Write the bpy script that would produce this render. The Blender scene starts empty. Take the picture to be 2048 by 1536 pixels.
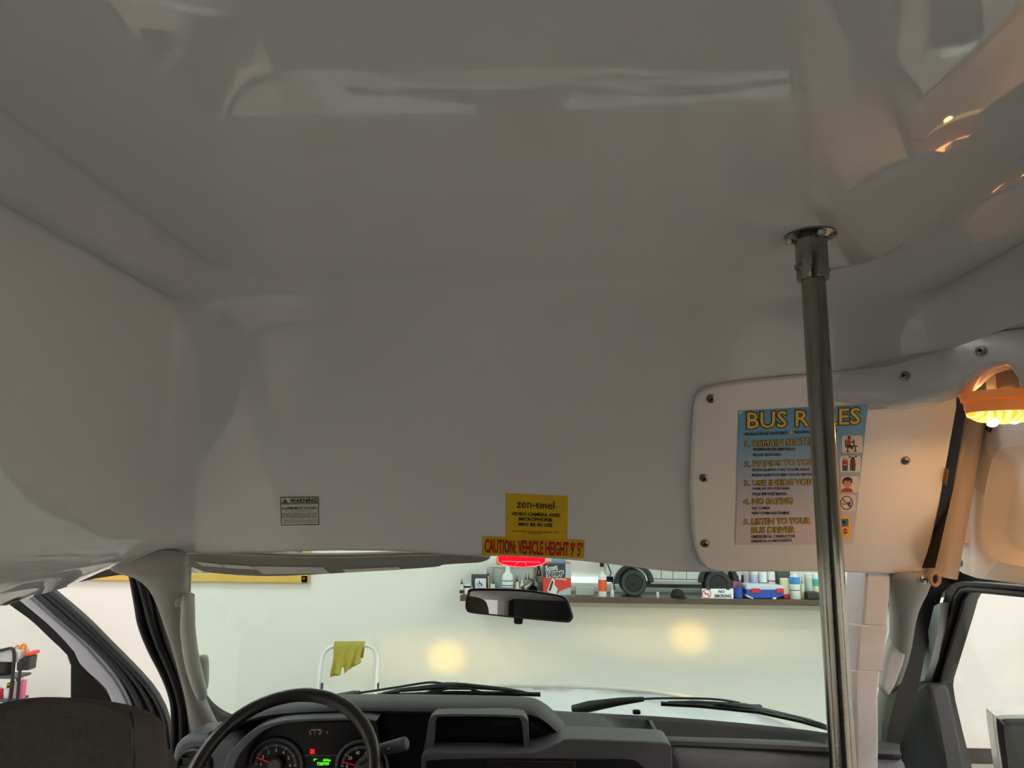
import bpy, bmesh, math, random
from mathutils import Vector, Matrix
from mathutils.bvhtree import BVHTree
random.seed(7)
SC = bpy.context.scene
COL = SC.collection
R = math.radians

# ------------------------------------------------------------------ camera
F = 1450.0; Z0 = 2.3
PITCH, YAW, ROLL = R(9.4), R(2.2), R(0.5)
FW = Vector((-math.sin(YAW)*math.cos(PITCH), math.cos(YAW)*math.cos(PITCH), math.sin(PITCH)))
r0 = Vector((math.cos(YAW), math.sin(YAW), 0)); u0 = r0.cross(FW)
RT = math.cos(ROLL)*r0 + math.sin(ROLL)*u0
UP = -math.sin(ROLL)*r0 + math.cos(ROLL)*u0
CAM = Vector((0, 0, Z0))
cd = bpy.data.cameras.new('camera'); cam = bpy.data.objects.new('camera', cd); COL.objects.link(cam)
cd.sensor_width = 36; cd.lens = F/2048*36; cd.clip_start = 0.02; cd.clip_end = 100
m = Matrix((RT, UP, -FW)).transposed().to_4x4(); m.translation = CAM
cam.matrix_world = m
SC.camera = cam
vs = SC.view_settings
vs.view_transform = 'Standard'; vs.look = 'None'; vs.gamma = 1; vs.use_curve_mapping = False
vs.exposure = 0.0

# ------------------------------------------------------------------ world
w = bpy.data.worlds.new('world'); SC.world = w; w.use_nodes = True
w.node_tree.nodes['Background'].inputs[0].default_value = (1, .98, .94, 1)
w.node_tree.nodes['Background'].inputs[1].default_value = 0.05
SHOP_LIGHT = 34.5

# ------------------------------------------------------------------ materials
def lin(c):
    return tuple(((x/255)/12.92 if x/255 <= .04045 else ((x/255+.055)/1.055)**2.4) for x in c)
MATS = {}
def mat(name, rgb, rough=.5, metal=0, coat=0, emit=None, bump=0, bscale=200, vary=.03, vscale=30, spec=.5, ior=1.5):
    if name in MATS: return MATS[name]
    m = bpy.data.materials.new(name); m.use_nodes = True
    nt = m.node_tree; b = nt.nodes['Principled BSDF']
    c = lin(rgb)
    tc = nt.nodes.new('ShaderNodeTexCoord')
    nz = nt.nodes.new('ShaderNodeTexNoise'); nz.inputs['Scale'].default_value = vscale; nz.inputs['Detail'].default_value = 3
    nt.links.new(tc.outputs['Object'], nz.inputs['Vector'])
    mx = nt.nodes.new('ShaderNodeMix'); mx.data_type = 'RGBA'
    mx.inputs['A'].default_value = tuple(x*(1-vary) for x in c)+(1,)
    mx.inputs['B'].default_value = tuple(min(1, x*(1+vary)) for x in c)+(1,)
    nt.links.new(nz.outputs['Fac'], mx.inputs['Factor'])
    nt.links.new(mx.outputs['Result'], b.inputs['Base Color'])
    b.inputs['Roughness'].default_value = rough; b.inputs['Metallic'].default_value = metal
    b.inputs['Coat Weight'].default_value = coat; b.inputs['Coat Roughness'].default_value = .05
    b.inputs['IOR'].default_value = ior
    b.inputs['Specular IOR Level'].default_value = spec
    if emit:
        b.inputs['Emission Color'].default_value = lin(emit[:3])+(1,); b.inputs['Emission Strength'].default_value = emit[3]
    if bump:
        n2 = nt.nodes.new('ShaderNodeTexNoise'); n2.inputs['Scale'].default_value = bscale; n2.inputs['Detail'].default_value = 2
        bp = nt.nodes.new('ShaderNodeBump'); bp.inputs['Strength'].default_value = 1; bp.inputs['Distance'].default_value = bump
        nt.links.new(tc.outputs['Object'], n2.inputs['Vector']); nt.links.new(n2.outputs['Fac'], bp.inputs['Height'])
        nt.links.new(bp.outputs['Normal'], b.inputs['Normal'])
    MATS[name] = m
    return m
def glass(name, tint, gloss=1.0):
    m = bpy.data.materials.new(name); m.use_nodes = True; nt = m.node_tree; nt.nodes.clear()
    o = nt.nodes.new('ShaderNodeOutputMaterial'); mx = nt.nodes.new('ShaderNodeMixShader')
    t = nt.nodes.new('ShaderNodeBsdfTransparent'); t.inputs[0].default_value = tint+(1,)
    g = nt.nodes.new('ShaderNodeBsdfGlossy'); g.inputs['Roughness'].default_value = .01
    fr = nt.nodes.new('ShaderNodeFresnel'); 
    ge = nt.nodes.new('ShaderNodeNewGeometry'); ma = nt.nodes.new('ShaderNodeMath'); ma.operation = 'MULTIPLY_ADD'; ma.inputs[1].default_value = -2; ma.inputs[2].default_value = 1
    pw = nt.nodes.new('ShaderNodeMath'); pw.operation = 'POWER'; pw.inputs[0].default_value = 1+.3*gloss
    nt.links.new(ge.outputs['Backfacing'], ma.inputs[0]); nt.links.new(ma.outputs[0], pw.inputs[1]); nt.links.new(pw.outputs[0], fr.inputs[0])
    nt.links.new(fr.outputs[0], mx.inputs[0]); nt.links.new(t.outputs[0], mx.inputs[1]); nt.links.new(g.outputs[0], mx.inputs[2])
    nt.links.new(mx.outputs[0], o.inputs[0]); MATS[name] = m
    return m
GEL = mat('gelcoat', (225, 226, 226), .03, bump=.0016, bscale=2.2, vary=.015, vscale=4)
GELS = mat('gelcoat panel', (246, 242, 236), .16, bump=.0008, bscale=5, vary=.02, vscale=6)
WALL = mat('shop wall paint', (241, 239, 235), .6, bump=.001, bscale=60, vary=.02, vscale=1.5)
GREYPL = mat('grey trim plastic', (158, 158, 152), .45, bump=.0002, bscale=900)
DASHG = mat('dash grey', (85, 88, 96), .5, bump=.0005, bscale=600)
DASHD = mat('dash charcoal', (58, 60, 65), .55, bump=.0006, bscale=700)
BLACK = mat('black plastic', (18, 18, 19), .35)
RUBBER = mat('black rubber', (22, 22, 24), .5, bump=.0003, bscale=400)
VOID = mat('deep black', (8, 8, 9), .3)
STEEL = mat('stainless steel', (150, 148, 138), .16, metal=1, bump=.0001, bscale=300)
STEELD = mat('screw steel', (150, 148, 142), .3, metal=1)
WHITEP = mat('white paint', (225, 226, 228), .25, coat=.3)
HOODP = mat('hood paint', (232, 238, 244), .12, coat=.6)
FABRIC = mat('seat fabric', (92, 88, 84), .95, bump=.002, bscale=350, vary=.15, vscale=120, spec=.1)
YEL = mat('sticker yellow', (222, 184, 30), .35)
INK = mat('black ink', (16, 14, 14), .5)
REDINK = mat('red ink', (178, 22, 30), .5)
MIRROR = mat('mirror glass', (235, 238, 238), .01, metal=1)
WINDSHIELD = glass('windshield glass', (.86, .95, .915))
SIDEGLASS = glass('side glass', (.97, .985, .98))

# ------------------------------------------------------------------ unprojection: photo pixel -> place
def D(px, py): return FW + RT*((px-1024)/F) - UP*((py-768)/F)
def Yp(v): return (Vector((0, v, 0)), Vector((0, 1, 0)))
def Xp(v): return (Vector((v, 0, 0)), Vector((1, 0, 0)))
def Zp(v): return (Vector((0, 0, v)), Vector((0, 0, 1)))
def PL(a, b, c):
    a, b, c = Vector(a), Vector(b), Vector(c); return (a, (b-a).cross(c-a).normalized())
def hit(px, py, pl):
    d = D(px, py); return CAM + d*((pl[0]-CAM).dot(pl[1])/d.dot(pl[1]))

# ------------------------------------------------------------------ mesh builder
class MB:
    def __init__(s): s.v = []; s.f = []; s.m = []; s.mi = 0
    def add(s, vs, fs):
        o = len(s.v); s.v += [Vector(p) for p in vs]
        for f in fs: s.f.append([o+i for i in f]); s.m.append(s.mi)
        return s
    def box(s, c, size, rot=None):
        c = Vector(c); h = Vector(size)/2; vs = []
        for x in (-1, 1):
            for y in (-1, 1):
                for z in (-1, 1):
                    p = Vector((x*h.x, y*h.y, z*h.z)); vs.append((rot @ p if rot else p)+c)
        return s.add(vs, [(0, 1, 3, 2), (4, 6, 7, 5), (0, 4, 5, 1), (2, 3, 7, 6), (0, 2, 6, 4), (1, 5, 7, 3)])
    def prism(s, pts, ext):
        n = len(pts); pts = [Vector(p) for p in pts]; e = Vector(ext)
        return s.add(pts+[p+e for p in pts], [list(range(n))[::-1], list(range(n, 2*n))] + [(i, (i+1) % n, n+(i+1) % n, n+i) for i in range(n)])
    def strip(s, A, B, ext):
        n = len(A); A = [Vector(p) for p in A]; B = [Vector(p) for p in B]; e = Vector(ext)
        vs = A+B+[p+e for p in A]+[p+e for p in B]; fs = []
        for i in range(n-1):
            fs += [(i, i+1, n+i+1, n+i), (2*n+i, 3*n+i, 3*n+i+1, 2*n+i+1), (i, 2*n+i, 2*n+i+1, i+1), (n+i, n+i+1, 3*n+i+1, 3*n+i)]
        fs += [(0, n, 3*n, 2*n), (n-1, 3*n-1, 4*n-1, 2*n-1)]
        return s.add(vs, fs)
    def tube(s, path, r, seg=12, closed=False, cap=True):
        path = [Vector(p) for p in path]; n = len(path)
        rs = r if isinstance(r, (list, tuple)) else [r]*n
        vs = []; prev = None
        for i, p in enumerate(path):
            if closed: t = path[(i+1) % n]-path[i-1]
            else: t = path[min(i+1, n-1)]-path[max(i-1, 0)]
            t.normalize()
            if prev is None:
                a = Vector((0, 0, 1)) if abs(t.z) < .9 else Vector((1, 0, 0)); u = t.cross(a).normalized()
            else: u = (prev - t*prev.dot(t)).normalized()
            prev = u; w_ = t.cross(u)
            for k in range(seg):
                a = 2*math.pi*k/seg; vs.append(p+(u*math.cos(a)+w_*math.sin(a))*rs[i])
        fs = []
        for i in range(n if closed else n-1):
            j = (i+1) % n
            for k in range(seg): fs.append((i*seg+k, i*seg+(k+1) % seg, j*seg+(k+1) % seg, j*seg+k))
        if cap and not closed: fs += [list(range(seg))[::-1], [(n-1)*seg+k for k in range(seg)]]
        return s.add(vs, fs)
    def lathe(s, c, prof, axis=(0, 0, 1), seg=24, bands=None):
        c = Vector(c); ax = Vector(axis).normalized()
        a = Vector((1, 0, 0)) if abs(ax.x) < .9 else Vector((0, 1, 0)); u = ax.cross(a).normalized(); w_ = ax.cross(u)
        vs = []
        for r, h in prof:
            for k in range(seg):
                t = 2*math.pi*k/seg; vs.append(c+ax*h+(u*math.cos(t)+w_*math.sin(t))*max(r, 1e-5))
        o = s.mi
        for i in range(len(prof)-1):
            pass
        fs = [(i*seg+k, i*seg+(k+1) % seg, (i+1)*seg+(k+1) % seg, (i+1)*seg+k) for i in range(len(prof)-1) for k in range(seg)]
        fs += [list(range(seg))[::-1], [(len(prof)-1)*seg+k for k in range(seg)]]
        n0 = len(s.f); s.add(vs, fs)
        if bands:
            for i in range(len(prof)-1):
                for k in range(seg): s.m[n0+i*seg+k] = bands[i]
        return s
    def grid(s, rows):
        n = len(rows[0]); vs = [p for r in rows for p in r]
        return s.add(vs, [(i*n+j, i*n+j+1, (i+1)*n+j+1, (i+1)*n+j) for i in range(len(rows)-1) for j in range(n-1)])
    def loft(s, rings):
        n = len(rings[0]); vs = [p for r in rings for p in r]
        fs = [(i*n+k, i*n+(k+1) % n, (i+1)*n+(k+1) % n, (i+1)*n+k) for i in range(len(rings)-1) for k in range(n)]
        fs += [list(range(n))[::-1], [(len(rings)-1)*n+k for k in range(n)]]
        return s.add(vs, fs)

LOC = {}
def link(name, mb, mats, parent=None, loc=None, bev=0, bseg=2, smooth=40, solid=0, sub=0):
    if not isinstance(mats, (list, tuple)): mats = [mats]
    me = bpy.data.meshes.new(name)
    if parent is not None: origin = LOC[parent.name]
    elif loc is not None: origin = Vector(loc)
    else:
        lo = Vector([min(p[i] for p in mb.v) for i in range(3)]); hi = Vector([max(p[i] for p in mb.v) for i in range(3)])
        origin = Vector(((lo.x+hi.x)/2, (lo.y+hi.y)/2, lo.z))
    me.from_pydata([p-origin for p in mb.v], [], mb.f)
    for mm in mats: me.materials.append(mm)
    for i, p in enumerate(me.polygons): p.material_index = mb.m[i]
    bm = bmesh.new(); bm.from_mesh(me)
    bmesh.ops.recalc_face_normals(bm, faces=bm.faces); bm.to_mesh(me); bm.free()
    if smooth:
        me.polygons.foreach_set('use_smooth', [True]*len(me.polygons)); me.set_sharp_from_angle(angle=R(smooth))
    o = bpy.data.objects.new(name, me); COL.objects.link(o)
    if parent is not None: o.parent = parent; LOC[o.name] = origin
    else: o.location = origin; LOC[o.name] = origin
    if solid:
        md = o.modifiers.new('solid', 'SOLIDIFY'); md.thickness = solid; md.offset = 0
    if bev:
        md = o.modifiers.new('bevel', 'BEVEL'); md.width = bev; md.segments = bseg; md.limit_method = 'ANGLE'; md.angle_limit = R(35)
        md.harden_normals = False
    if sub:
        md = o.modifiers.new('sub', 'SUBSURF'); md.levels = sub; md.render_levels = sub
    return o
def tag(o, label, cat, group=None):
    o['label'] = label; o['category'] = cat
    if group: o['group'] = group
    return o
def thing(name, label, cat, loc, group=None):
    o = bpy.data.objects.new(name, None); COL.objects.link(o); o.location = loc; o.empty_display_size = .05
    LOC[o.name] = Vector(loc); return tag(o, label, cat, group)
def one(name, mb, mats, label, cat, group=None, **k): return tag(link(name, mb, mats, **k), label, cat, group)
def struct(name, mb, mats, parent=None, **k):
    o = link(name, mb, mats, parent, **k)
    if parent is None: o['kind'] = 'structure'
    return o

def rrect(x0, y0, x1, y1, r, n=4):
    pts = []
    for cx, cy, a0 in ((x1-r, y0+r, -90), (x1-r, y1-r, 0), (x0+r, y1-r, 90), (x0+r, y0+r, 180)):
        for k in range(n+1):
            a = R(a0+90*k/n); pts.append((cx+r*math.cos(a), cy+r*math.sin(a)))
    return pts
def smoothpoly(pts, n=4, closed=False):
    out = []; N = len(pts)
    P = [Vector(p) for p in pts]
    for i in range(N if closed else N-1):
        if closed: p0, p1, p2, p3 = P[i-1], P[i], P[(i+1) % N], P[(i+2) % N]
        else: p0, p1, p2, p3 = P[max(i-1, 0)], P[i], P[i+1], P[min(i+2, N-1)]
        for k in range(n):
            t = k/n; out.append(.5*((2*p1)+(p2-p0)*t+(2*p0-5*p1+4*p2-p3)*t*t+(3*p1-p0-3*p2+p3)*t**3))
    if not closed: out.append(P[-1])
    return out
def resample(pts, n):
    P = [Vector(p) for p in pts]; L = [0]
    for a, b in zip(P, P[1:]): L.append(L[-1]+(b-a).length)
    out = []
    for k in range(n):
        t = L[-1]*k/(n-1); i = 0
        while i < len(P)-2 and L[i+1] < t: i += 1
        out.append(P[i].lerp(P[i+1], (t-L[i])/max(1e-9, L[i+1]-L[i])))
    return out
def pxs(pts, pl): return [hit(p[0], p[1], pl) for p in pts]

# text as flat mesh fitted into a quad of pixels on a plane
_TC = {}
def text_mesh(s, bold):
    if (s, bold) in _TC: return _TC[(s, bold)]
    cu = bpy.data.curves.new('t', 'FONT'); cu.body = s; cu.offset = bold; cu.resolution_u = 2; cu.fill_mode = 'FRONT'
    ob = bpy.data.objects.new('t', cu)
    me = bpy.data.meshes.new_from_object(ob)
    v = [(p.co.x, p.co.y) for p in me.vertices]; f = [list(p.vertices) for p in me.polygons]
    bpy.data.objects.remove(ob); bpy.data.curves.remove(cu); bpy.data.meshes.remove(me)
    _TC[(s, bold)] = (v, f); return v, f
def text(mb, s, q, pl, off, bold=.0, nrm=None):
    """q = (xl, top_l, bot_l, xr, top_r, bot_r) in pixels"""
    base, _ = text_mesh(s, 0.0); v, f = text_mesh(s, bold)
    x0 = min(p[0] for p in base); x1 = max(p[0] for p in base); y0 = min(p[1] for p in base); y1 = max(p[1] for p in base)
    xl, tl, bl, xr, tr, br = q
    out = []
    n = pl[1] if nrm is None else nrm
    if n.dot(CAM-pl[0]) < 0: n = -n
    for x, y in v:
        a = (x-x0)/(x1-x0); b = (y-y0)/(y1-y0)
        top = tl+(tr-tl)*a; bot = bl+(br-bl)*a
        out.append(hit(xl+(xr-xl)*a, bot+(top-bot)*b, pl)+n*off)
    mb.add(out, f)
def flat(mb, pts, pl, off):
    n = pl[1]
    if n.dot(CAM-pl[0]) < 0: n = -n
    mb.add([hit(x, y, pl)+n*off for x, y in pts], [list(range(len(pts)))])
def circ(cx, cy, rx, ry=None, n=20, a0=0, a1=360):
    ry = rx if ry is None else ry
    return [(cx+rx*math.cos(R(a0+(a1-a0)*k/n)), cy+ry*math.sin(R(a0+(a1-a0)*k/n))) for k in range(n if a1-a0 == 360 else n+1)]
def facing(pl):
    n = pl[1].copy()
    return n if n.dot(CAM-pl[0]) > 0 else -n

# ================================================================== SHOP (outside the bus)
WY = 7.25
def slab(x0, x1, y0, y1, z0, z1): return MB().box(((x0+x1)/2, (y0+y1)/2, (z0+z1)/2), (x1-x0, y1-y0, z1-z0))
struct('wall_shop_front', slab(-8, 8, WY, WY+.15, 0, 4.6), WALL)
struct('wall_shop_left', slab(-8.15, -8, -9, WY+.15, 0, 4.6), WALL)
struct('wall_shop_right', slab(8, 8.15, -9, WY+.15, 0, 4.6), WALL)
struct('wall_shop_back', slab(-8, 8, -9.15, -9, 0, 4.6), WALL)
struct('ceiling_shop', slab(-8.15, 8.15, -9.15, WY+.15, 4.6, 4.75), WALL)
fm = mat('speckled floor', (186, 180, 172), .5, vary=.25, vscale=160)
struct('floor_shop', slab(-8.15, 8.15, -9.15, WY+.15, -.1, 0), fm)
struct('baseboard_front', slab(-8, 8, WY-.012, WY, 0, .13), mat('dark baseboard', (70, 62, 60), .5))
DIFF_BOOST = mat('boosted light diffuser', (255, 252, 244), .6, emit=(255, 250, 246, SHOP_LIGHT*2.4))  # unseen rear passenger-side fixtures, boosted to brighten the left bus wall
DIFF = mat('light diffuser', (255, 252, 244), .6, emit=(255, 253, 250, SHOP_LIGHT))
for ix, x in enumerate((-5.6, -3.0, 3.0, 5.6)):
    for iy, y in enumerate((-5.5, -2.0, 1.8, 5.2)):
        t = thing('ceiling_light', f'white ceiling strip light, column {ix+1} from painting side, row {iy+1} from rear', 'ceiling light', (x, y, 4.5), 'workshop ceiling lights')
        link('frame', MB().box((x, y, 4.56), (.36, 1.3, .08)), WHITEP, t)
        link('diffuser', MB().box((x, y, 4.51), (.32, 1.24, .03)), DIFF_BOOST if x > 0 and y < 0 else DIFF, t)

# shelf ------------------------------------------------------------
SY = 6.80
zs = hit(1300, 1196, Yp(SY)).z
xs0 = hit(920, 1196, Yp(SY)).x; xs1 = 3.4
wood = mat('brown counter', (92, 72, 62), .38, vary=.2, vscale=8)
t = thing('wall_shelf', 'long brown wooden shelf on the far wall, crowded with bottles and a model truck', 'shelf', (1.5, SY, zs-.05))
link('board', slab(xs0, xs1, SY, WY, zs-.05, zs), wood, t, bev=.004)
link('cleat', slab(xs0+.9, xs1, WY-.06, WY, zs-.14, zs-.05), mat('cream cleat', (226, 220, 196), .5), t)
lb = thing('strip_lamp', 'bright white strip lamp lying along the back of the shelf behind the truck', 'strip lamp', (1.0, WY-.05, zs+.06))
xa = hit(1135, 1170, Yp(WY)).x; xb = hit(1420, 1170, Yp(WY)).x
link('tube', slab(xa, xb, WY-.05, WY-.02, zs+.085, zs+.135), mat('lit tube', (250, 255, 250), .5, emit=(235, 255, 245, 1.0)), lb)
link('end_cap', slab(xa-.02, xa, WY-.06, WY-.01, zs+.0, zs+.14), GREYPL, lb)
link('end_cap', slab(xb, xb+.02, WY-.06, WY-.01, zs+.0, zs+.14), GREYPL, lb)

def spot(px, y): return hit(px, 1190, Yp(y)).x
def scale(y): return y/F*1.012
def bottle(px0, px1, pytop, y, label, cat, group, body, cap, lab=None, prof='spray', pybot=None, name='bottle'):
    x = spot((px0+px1)/2, y); r = (px1-px0)/2*scale(y)
    H = hit(px0, pytop, Yp(y)).z - zs
    b = {'spray': [(.9, 0), (1, .02), (1, .55), (.9, .66), (.42, .78), (.38, .86)],
         'can': [(.94, 0), (1, .02), (1, .82), (.85, .88), (.6, .9)],
         'tub': [(.92, 0), (1, .03), (1, .8), (.95, .82)],
         'slim': [(.9, 0), (1, .03), (1, .5), (.6, .6), (.45, .68)]}[prof]
    c = {'spray': [(.42, .86), (.42, 1)], 'can': [(.55, .9), (.5, 1)], 'tub': [(1.0, .82), (1, .98), (.9, 1)], 'slim': [(.5, .68), (.5, .78), (.22, .8), (.14, 1)]}[prof]
    t = thing(name, label, cat, (x, y, zs), group)
    link('body', MB().lathe((x, y, zs), [(q*r, h*H) for q, h in b], seg=20), body, t)
    link('cap', MB().lathe((x, y, zs), [(q*r, h*H) for q, h in c], seg=16), cap, t)
    if lab:
        for (h0, h1, mm) in lab:
            link('label_band', MB().lathe((x, y, zs), [(r*1.01, h0*H), (r*1.015, h0*H+.001), (r*1.015, h1*H-.001), (r*1.01, h1*H)], seg=20), mm, t)
    return t
WB = mat('white bottle plastic', (232, 236, 236), .35)
CLEAR = mat('milky plastic', (205, 214, 210), .3)
GREYBIN = mat('grey bin plastic', (178, 184, 180), .4)
BLUE = mat('blue plastic', (38, 84, 190), .35); SKY = mat('sky blue plastic', (70, 150, 225), .35)
RED = mat('red plastic', (214, 44, 48), .35); ORANGE = mat('orange plastic', (236, 96, 50), .4)
PINK = mat('pink plastic', (226, 150, 188), .35); LILAC = mat('lilac plastic', (190, 200, 232), .35)
TEAL = mat('teal label', (70, 190, 180), .4); CREAM = mat('cream plastic', (232, 226, 190), .4)
NAVY = mat('navy label', (58, 76, 120), .4); BEIGE = mat('beige plastic', (200, 180, 150), .4)
G = 'bottles and cans on the workshop shelf'
bottle(919, 927, 1158, 6.86, 'thin dropper bottle with black collar at the shelf end beside the mirror', 'bottle', G, CLEAR, BLACK, [(.1, .3, BLACK)], 'slim')
bottle(926, 941, 1164, 6.9, 'small tub with black band next to the thin dropper bottle at shelf end', 'bottle', G, WB, CLEAR, [(.55, .72, BLACK)], 'tub')
bottle(940, 946, 1168, 6.95, 'tiny beige bottle between black-banded tub and dark case', 'bottle', G, BEIGE, BEIGE, None, 'slim')
bottle(1004, 1026, 1130, 6.92, 'white spray bottle with blue striped label in front of the grey bin', 'bottle', G, WB, WB, [(.30, .335, NAVY), (.22, .255, NAVY), (.14, .175, NAVY), (.06, .09, NAVY), (.46, .49, NAVY)], 'spray')
bottle(1030, 1038, 1151, 6.95, 'slim bottle with black collar just right of the blue striped spray bottle', 'bottle', G, CREAM, BLACK, None, 'slim')
bottle(1040, 1047, 1153, 6.97, 'plain white slim bottle in front of grey bin', 'bottle', G, WB, WB, None, 'slim')
bottle(1049, 1054, 1147, 7.0, 'thinnest clear dropper bottle behind the mirror stalk', 'bottle', G, CLEAR, BLACK, None, 'slim')
bottle(1054, 1061, 1146, 6.9, 'slim white bottle with black neck right above mirror stalk', 'bottle', G, WB, BLACK, None, 'slim')
bottle(1197, 1213, 1143, 6.86, 'white bottle with orange red label between shop towel box and model truck', 'bottle', G, WB, WB, [(.22, .68, ORANGE)], 'can')
bottle(1221, 1228, 1172, 6.84, 'small clear vial in front of truck front bumper', 'bottle', G, CLEAR, WB, None, 'slim')
bottle(1313, 1318, 1184, 6.83, 'tiny clear vial lying under the model truck sill', 'bottle', G, CLEAR, WB, None, 'tub')
bottle(1484, 1489, 1150, 7.05, 'dark slim bottle between pink jug and blue toolbox', 'bottle', G, BLACK, BLACK, None, 'tub')
bottle(1500, 1519, 1140, 7.08, 'lilac tub standing behind the blue toolbox', 'bottle', G, LILAC, WB, [(.5, .52, SKY)], 'tub')
bottle(1519.5, 1534.5, 1144, 7.04, 'white jar with black label standing behind the blue toolbox', 'bottle', G, WB, WB, [(.42, .58, BLACK)], 'tub')
bottle(1537, 1551, 1143, 7.06, 'white jar with red label standing behind the blue toolbox', 'bottle', G, WB, WB, [(.42, .5, RED), (.6, .65, RED)], 'tub')
bottle(1581, 1600, 1146, 6.88, 'white aerosol can with sky blue shoulder right of the toolbox', 'can', G, WB, WB, [(.58, .86, SKY), (.33, .36, NAVY)], 'can', name='aerosol_can')
bottle(1602, 1609, 1153, 6.95, 'cream bottle with grey neck right of blue shouldered aerosol can', 'bottle', G, CREAM, GREYPL, None, 'slim')
bottle(1611, 1626, 1147, 7.0, 'pale grey tin with white lid behind the small black box', 'tin', G, CLEAR, WB, None, 'tub', name='tin')
bottle(1627, 1638, 1148, 6.98, 'tin with teal and cream label beside the steel pole', 'tin', G, WB, WB, [(.5, .8, TEAL), (.25, .5, CREAM)], 'tub', name='tin')
bottle(1692, 1699, 1168, 6.95, 'red capped jar seen between steel pole and white post', 'jar', G, RED, WB, None, 'tub', name='jar')
bottle(1700, 1708, 1163, 6.92, 'yellow jar with dark lid seen between steel pole and white post', 'jar', G, mat('yellow plastic', (214, 180, 50), .4), BLACK, None, 'tub', name='jar')

def sbox(name, px0, px1, pyt, pyb, y, depth, m_, label, cat, bev=.006, group=None):
    a = hit(px0, pyb, Yp(y)); b = hit(px1, pyt, Yp(y))
    return one(name, slab(a.x, b.x, y, y+depth, max(zs, a.z) if abs(a.z-zs) > .03 else zs, b.z), m_, label, cat, group, bev=bev)
# dark case with wheelchair plate
sbox('case', 942, 976, 1149, 1195, 7.0, .16, mat('charcoal case', (70, 76, 78), .5), 'charcoal case behind the wheelchair plate at shelf end', 'case')
a = hit(946, 1149, Yp(7.05)); b = hit(974, 1138, Yp(7.05))
one('carton', slab(a.x, b.x, 7.02, 7.14, a.z, b.z), CLEAR, 'pale carton lying on top of the charcoal case', 'carton', bev=.004)
pl = Yp(6.96)
t = thing('accessibility_plate', 'square white plate with blue wheelchair symbol leaning on charcoal case', 'sign', hit(961, 1192, pl))
link('plate', MB().prism(pxs(rrect(950, 1157, 972, 1193, 2), pl), (0, .02, 0)), WB, t)
q = MB()
flat(q, circ(958.5, 1162.3, 1.2), pl, .002)
for (x0, y0), (x1, y1), w_ in (((958.5, 1163.5), (959.3, 1168.5), 1.1), ((959.3, 1168), (963.5, 1168), .8), ((963.2, 1168), (965.2, 1172), .8), ((959, 1165.6), (962.8, 1165.6), .6)):
    d = Vector((x1-x0, y1-y0)).normalized(); n = Vector((-d.y, d.x))*w_
    flat(q, [(x0-n.x, y0-n.y), (x1-n.x, y1-n.y), (x1+n.x, y1+n.y), (x0+n.x, y0+n.y)], pl, .002)
for k in range(14):
    a0, a1 = R(-20+k*17), R(-20+(k+1)*17)
    flat(q, [(959+r_*math.cos(a), 1168.3+r_*math.sin(a)) for r_, a in ((5, a0), (5, a1), (3.7, a1), (3.7, a0))], pl, .002)
link('wheelchair_symbol', q, BLUE, t)
# grey bin
t = thing('storage_bin', 'large translucent grey bin with rim behind the spray bottle', 'bin', (spot(1028, 7.0), 7.1, zs))
c0 = spot(1028, 7.0); W2 = 42*scale(7.0); zt = hit(1028, 1133, Yp(7.0)).z
rings = []
for (kx, kz) in ((.86, 0), (.9, .02), (.97, .97), (1.0, 1)):
    rings.append([Vector((c0+px*W2*kx, 7.12+py*.12, zs+(zt-zs)*kz)) for px, py in rrect(-1, -1, 1, 1, .25)])
link('bin_body', MB().loft(rings), GREYBIN, t)
link('rim', MB().tube([Vector((c0+px*W2*1.02, 7.12+py*.125, zt)) for px, py in rrect(-1, -1, 1, 1, .25)], .009, 8, closed=True), CLEAR, t)
a = hit(992, 1133, Yp(7.05)); b = hit(1003, 1115, Yp(7.05))
one('jar', slab(a.x, b.x, 7.05, 7.12, a.z-.1, b.z), mat('amber jar', (200, 150, 70), .4), 'amber jar standing inside the grey bin', 'jar', bev=.01)
# brushes/pens next to case
for k, (px, pt, mm, lb_) in enumerate(((978, 1152, BEIGE, 'beige brush handle standing right of the charcoal case'), (983, 1162, GREYPL, 'grey marker standing between case and bin'), (988, 1164, BLACK, 'black marker leaning on the grey bin'))):
    p = Vector((spot(px, 6.98), 6.98, zs)); h_ = hit(px, pt, Yp(6.98)).z
    one('marker', MB().tube([p, Vector((p.x-.01, 6.99, h_))], [.009, .006], 8), mm, lb_, 'marker')
sbox('card', 981, 990, 1168, 1193, 6.95, .01, WB, 'small white card leaning between case and bin', 'card', bev=0)
# dark clip hanging / tripod
t = MB()
pl = Yp(7.02)
for A_, B_ in (((1077, 1130), (1074, 1151)), ((1077, 1130), (1082, 1151)), ((1074, 1150), (1082, 1150))): t.tube([hit(*A_, pl), hit(*B_, pl)], .007, 6)
t.tube([hit(1077, 1131, pl), hit(1077, 1124, pl)], .008, 6)
t.tube([hit(1074, 1150, pl), hit(1073, 1196, pl)], .004, 6)
one('wire_stand', t, BLACK, 'little black triangular stand between grey bin and shop towel box', 'stand')
sbox('box', 1069, 1084, 1167, 1196, 6.98, .1, mat('dark box', (72, 76, 80), .5), 'dark grey small box left of the red shop towel box', 'box')
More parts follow.
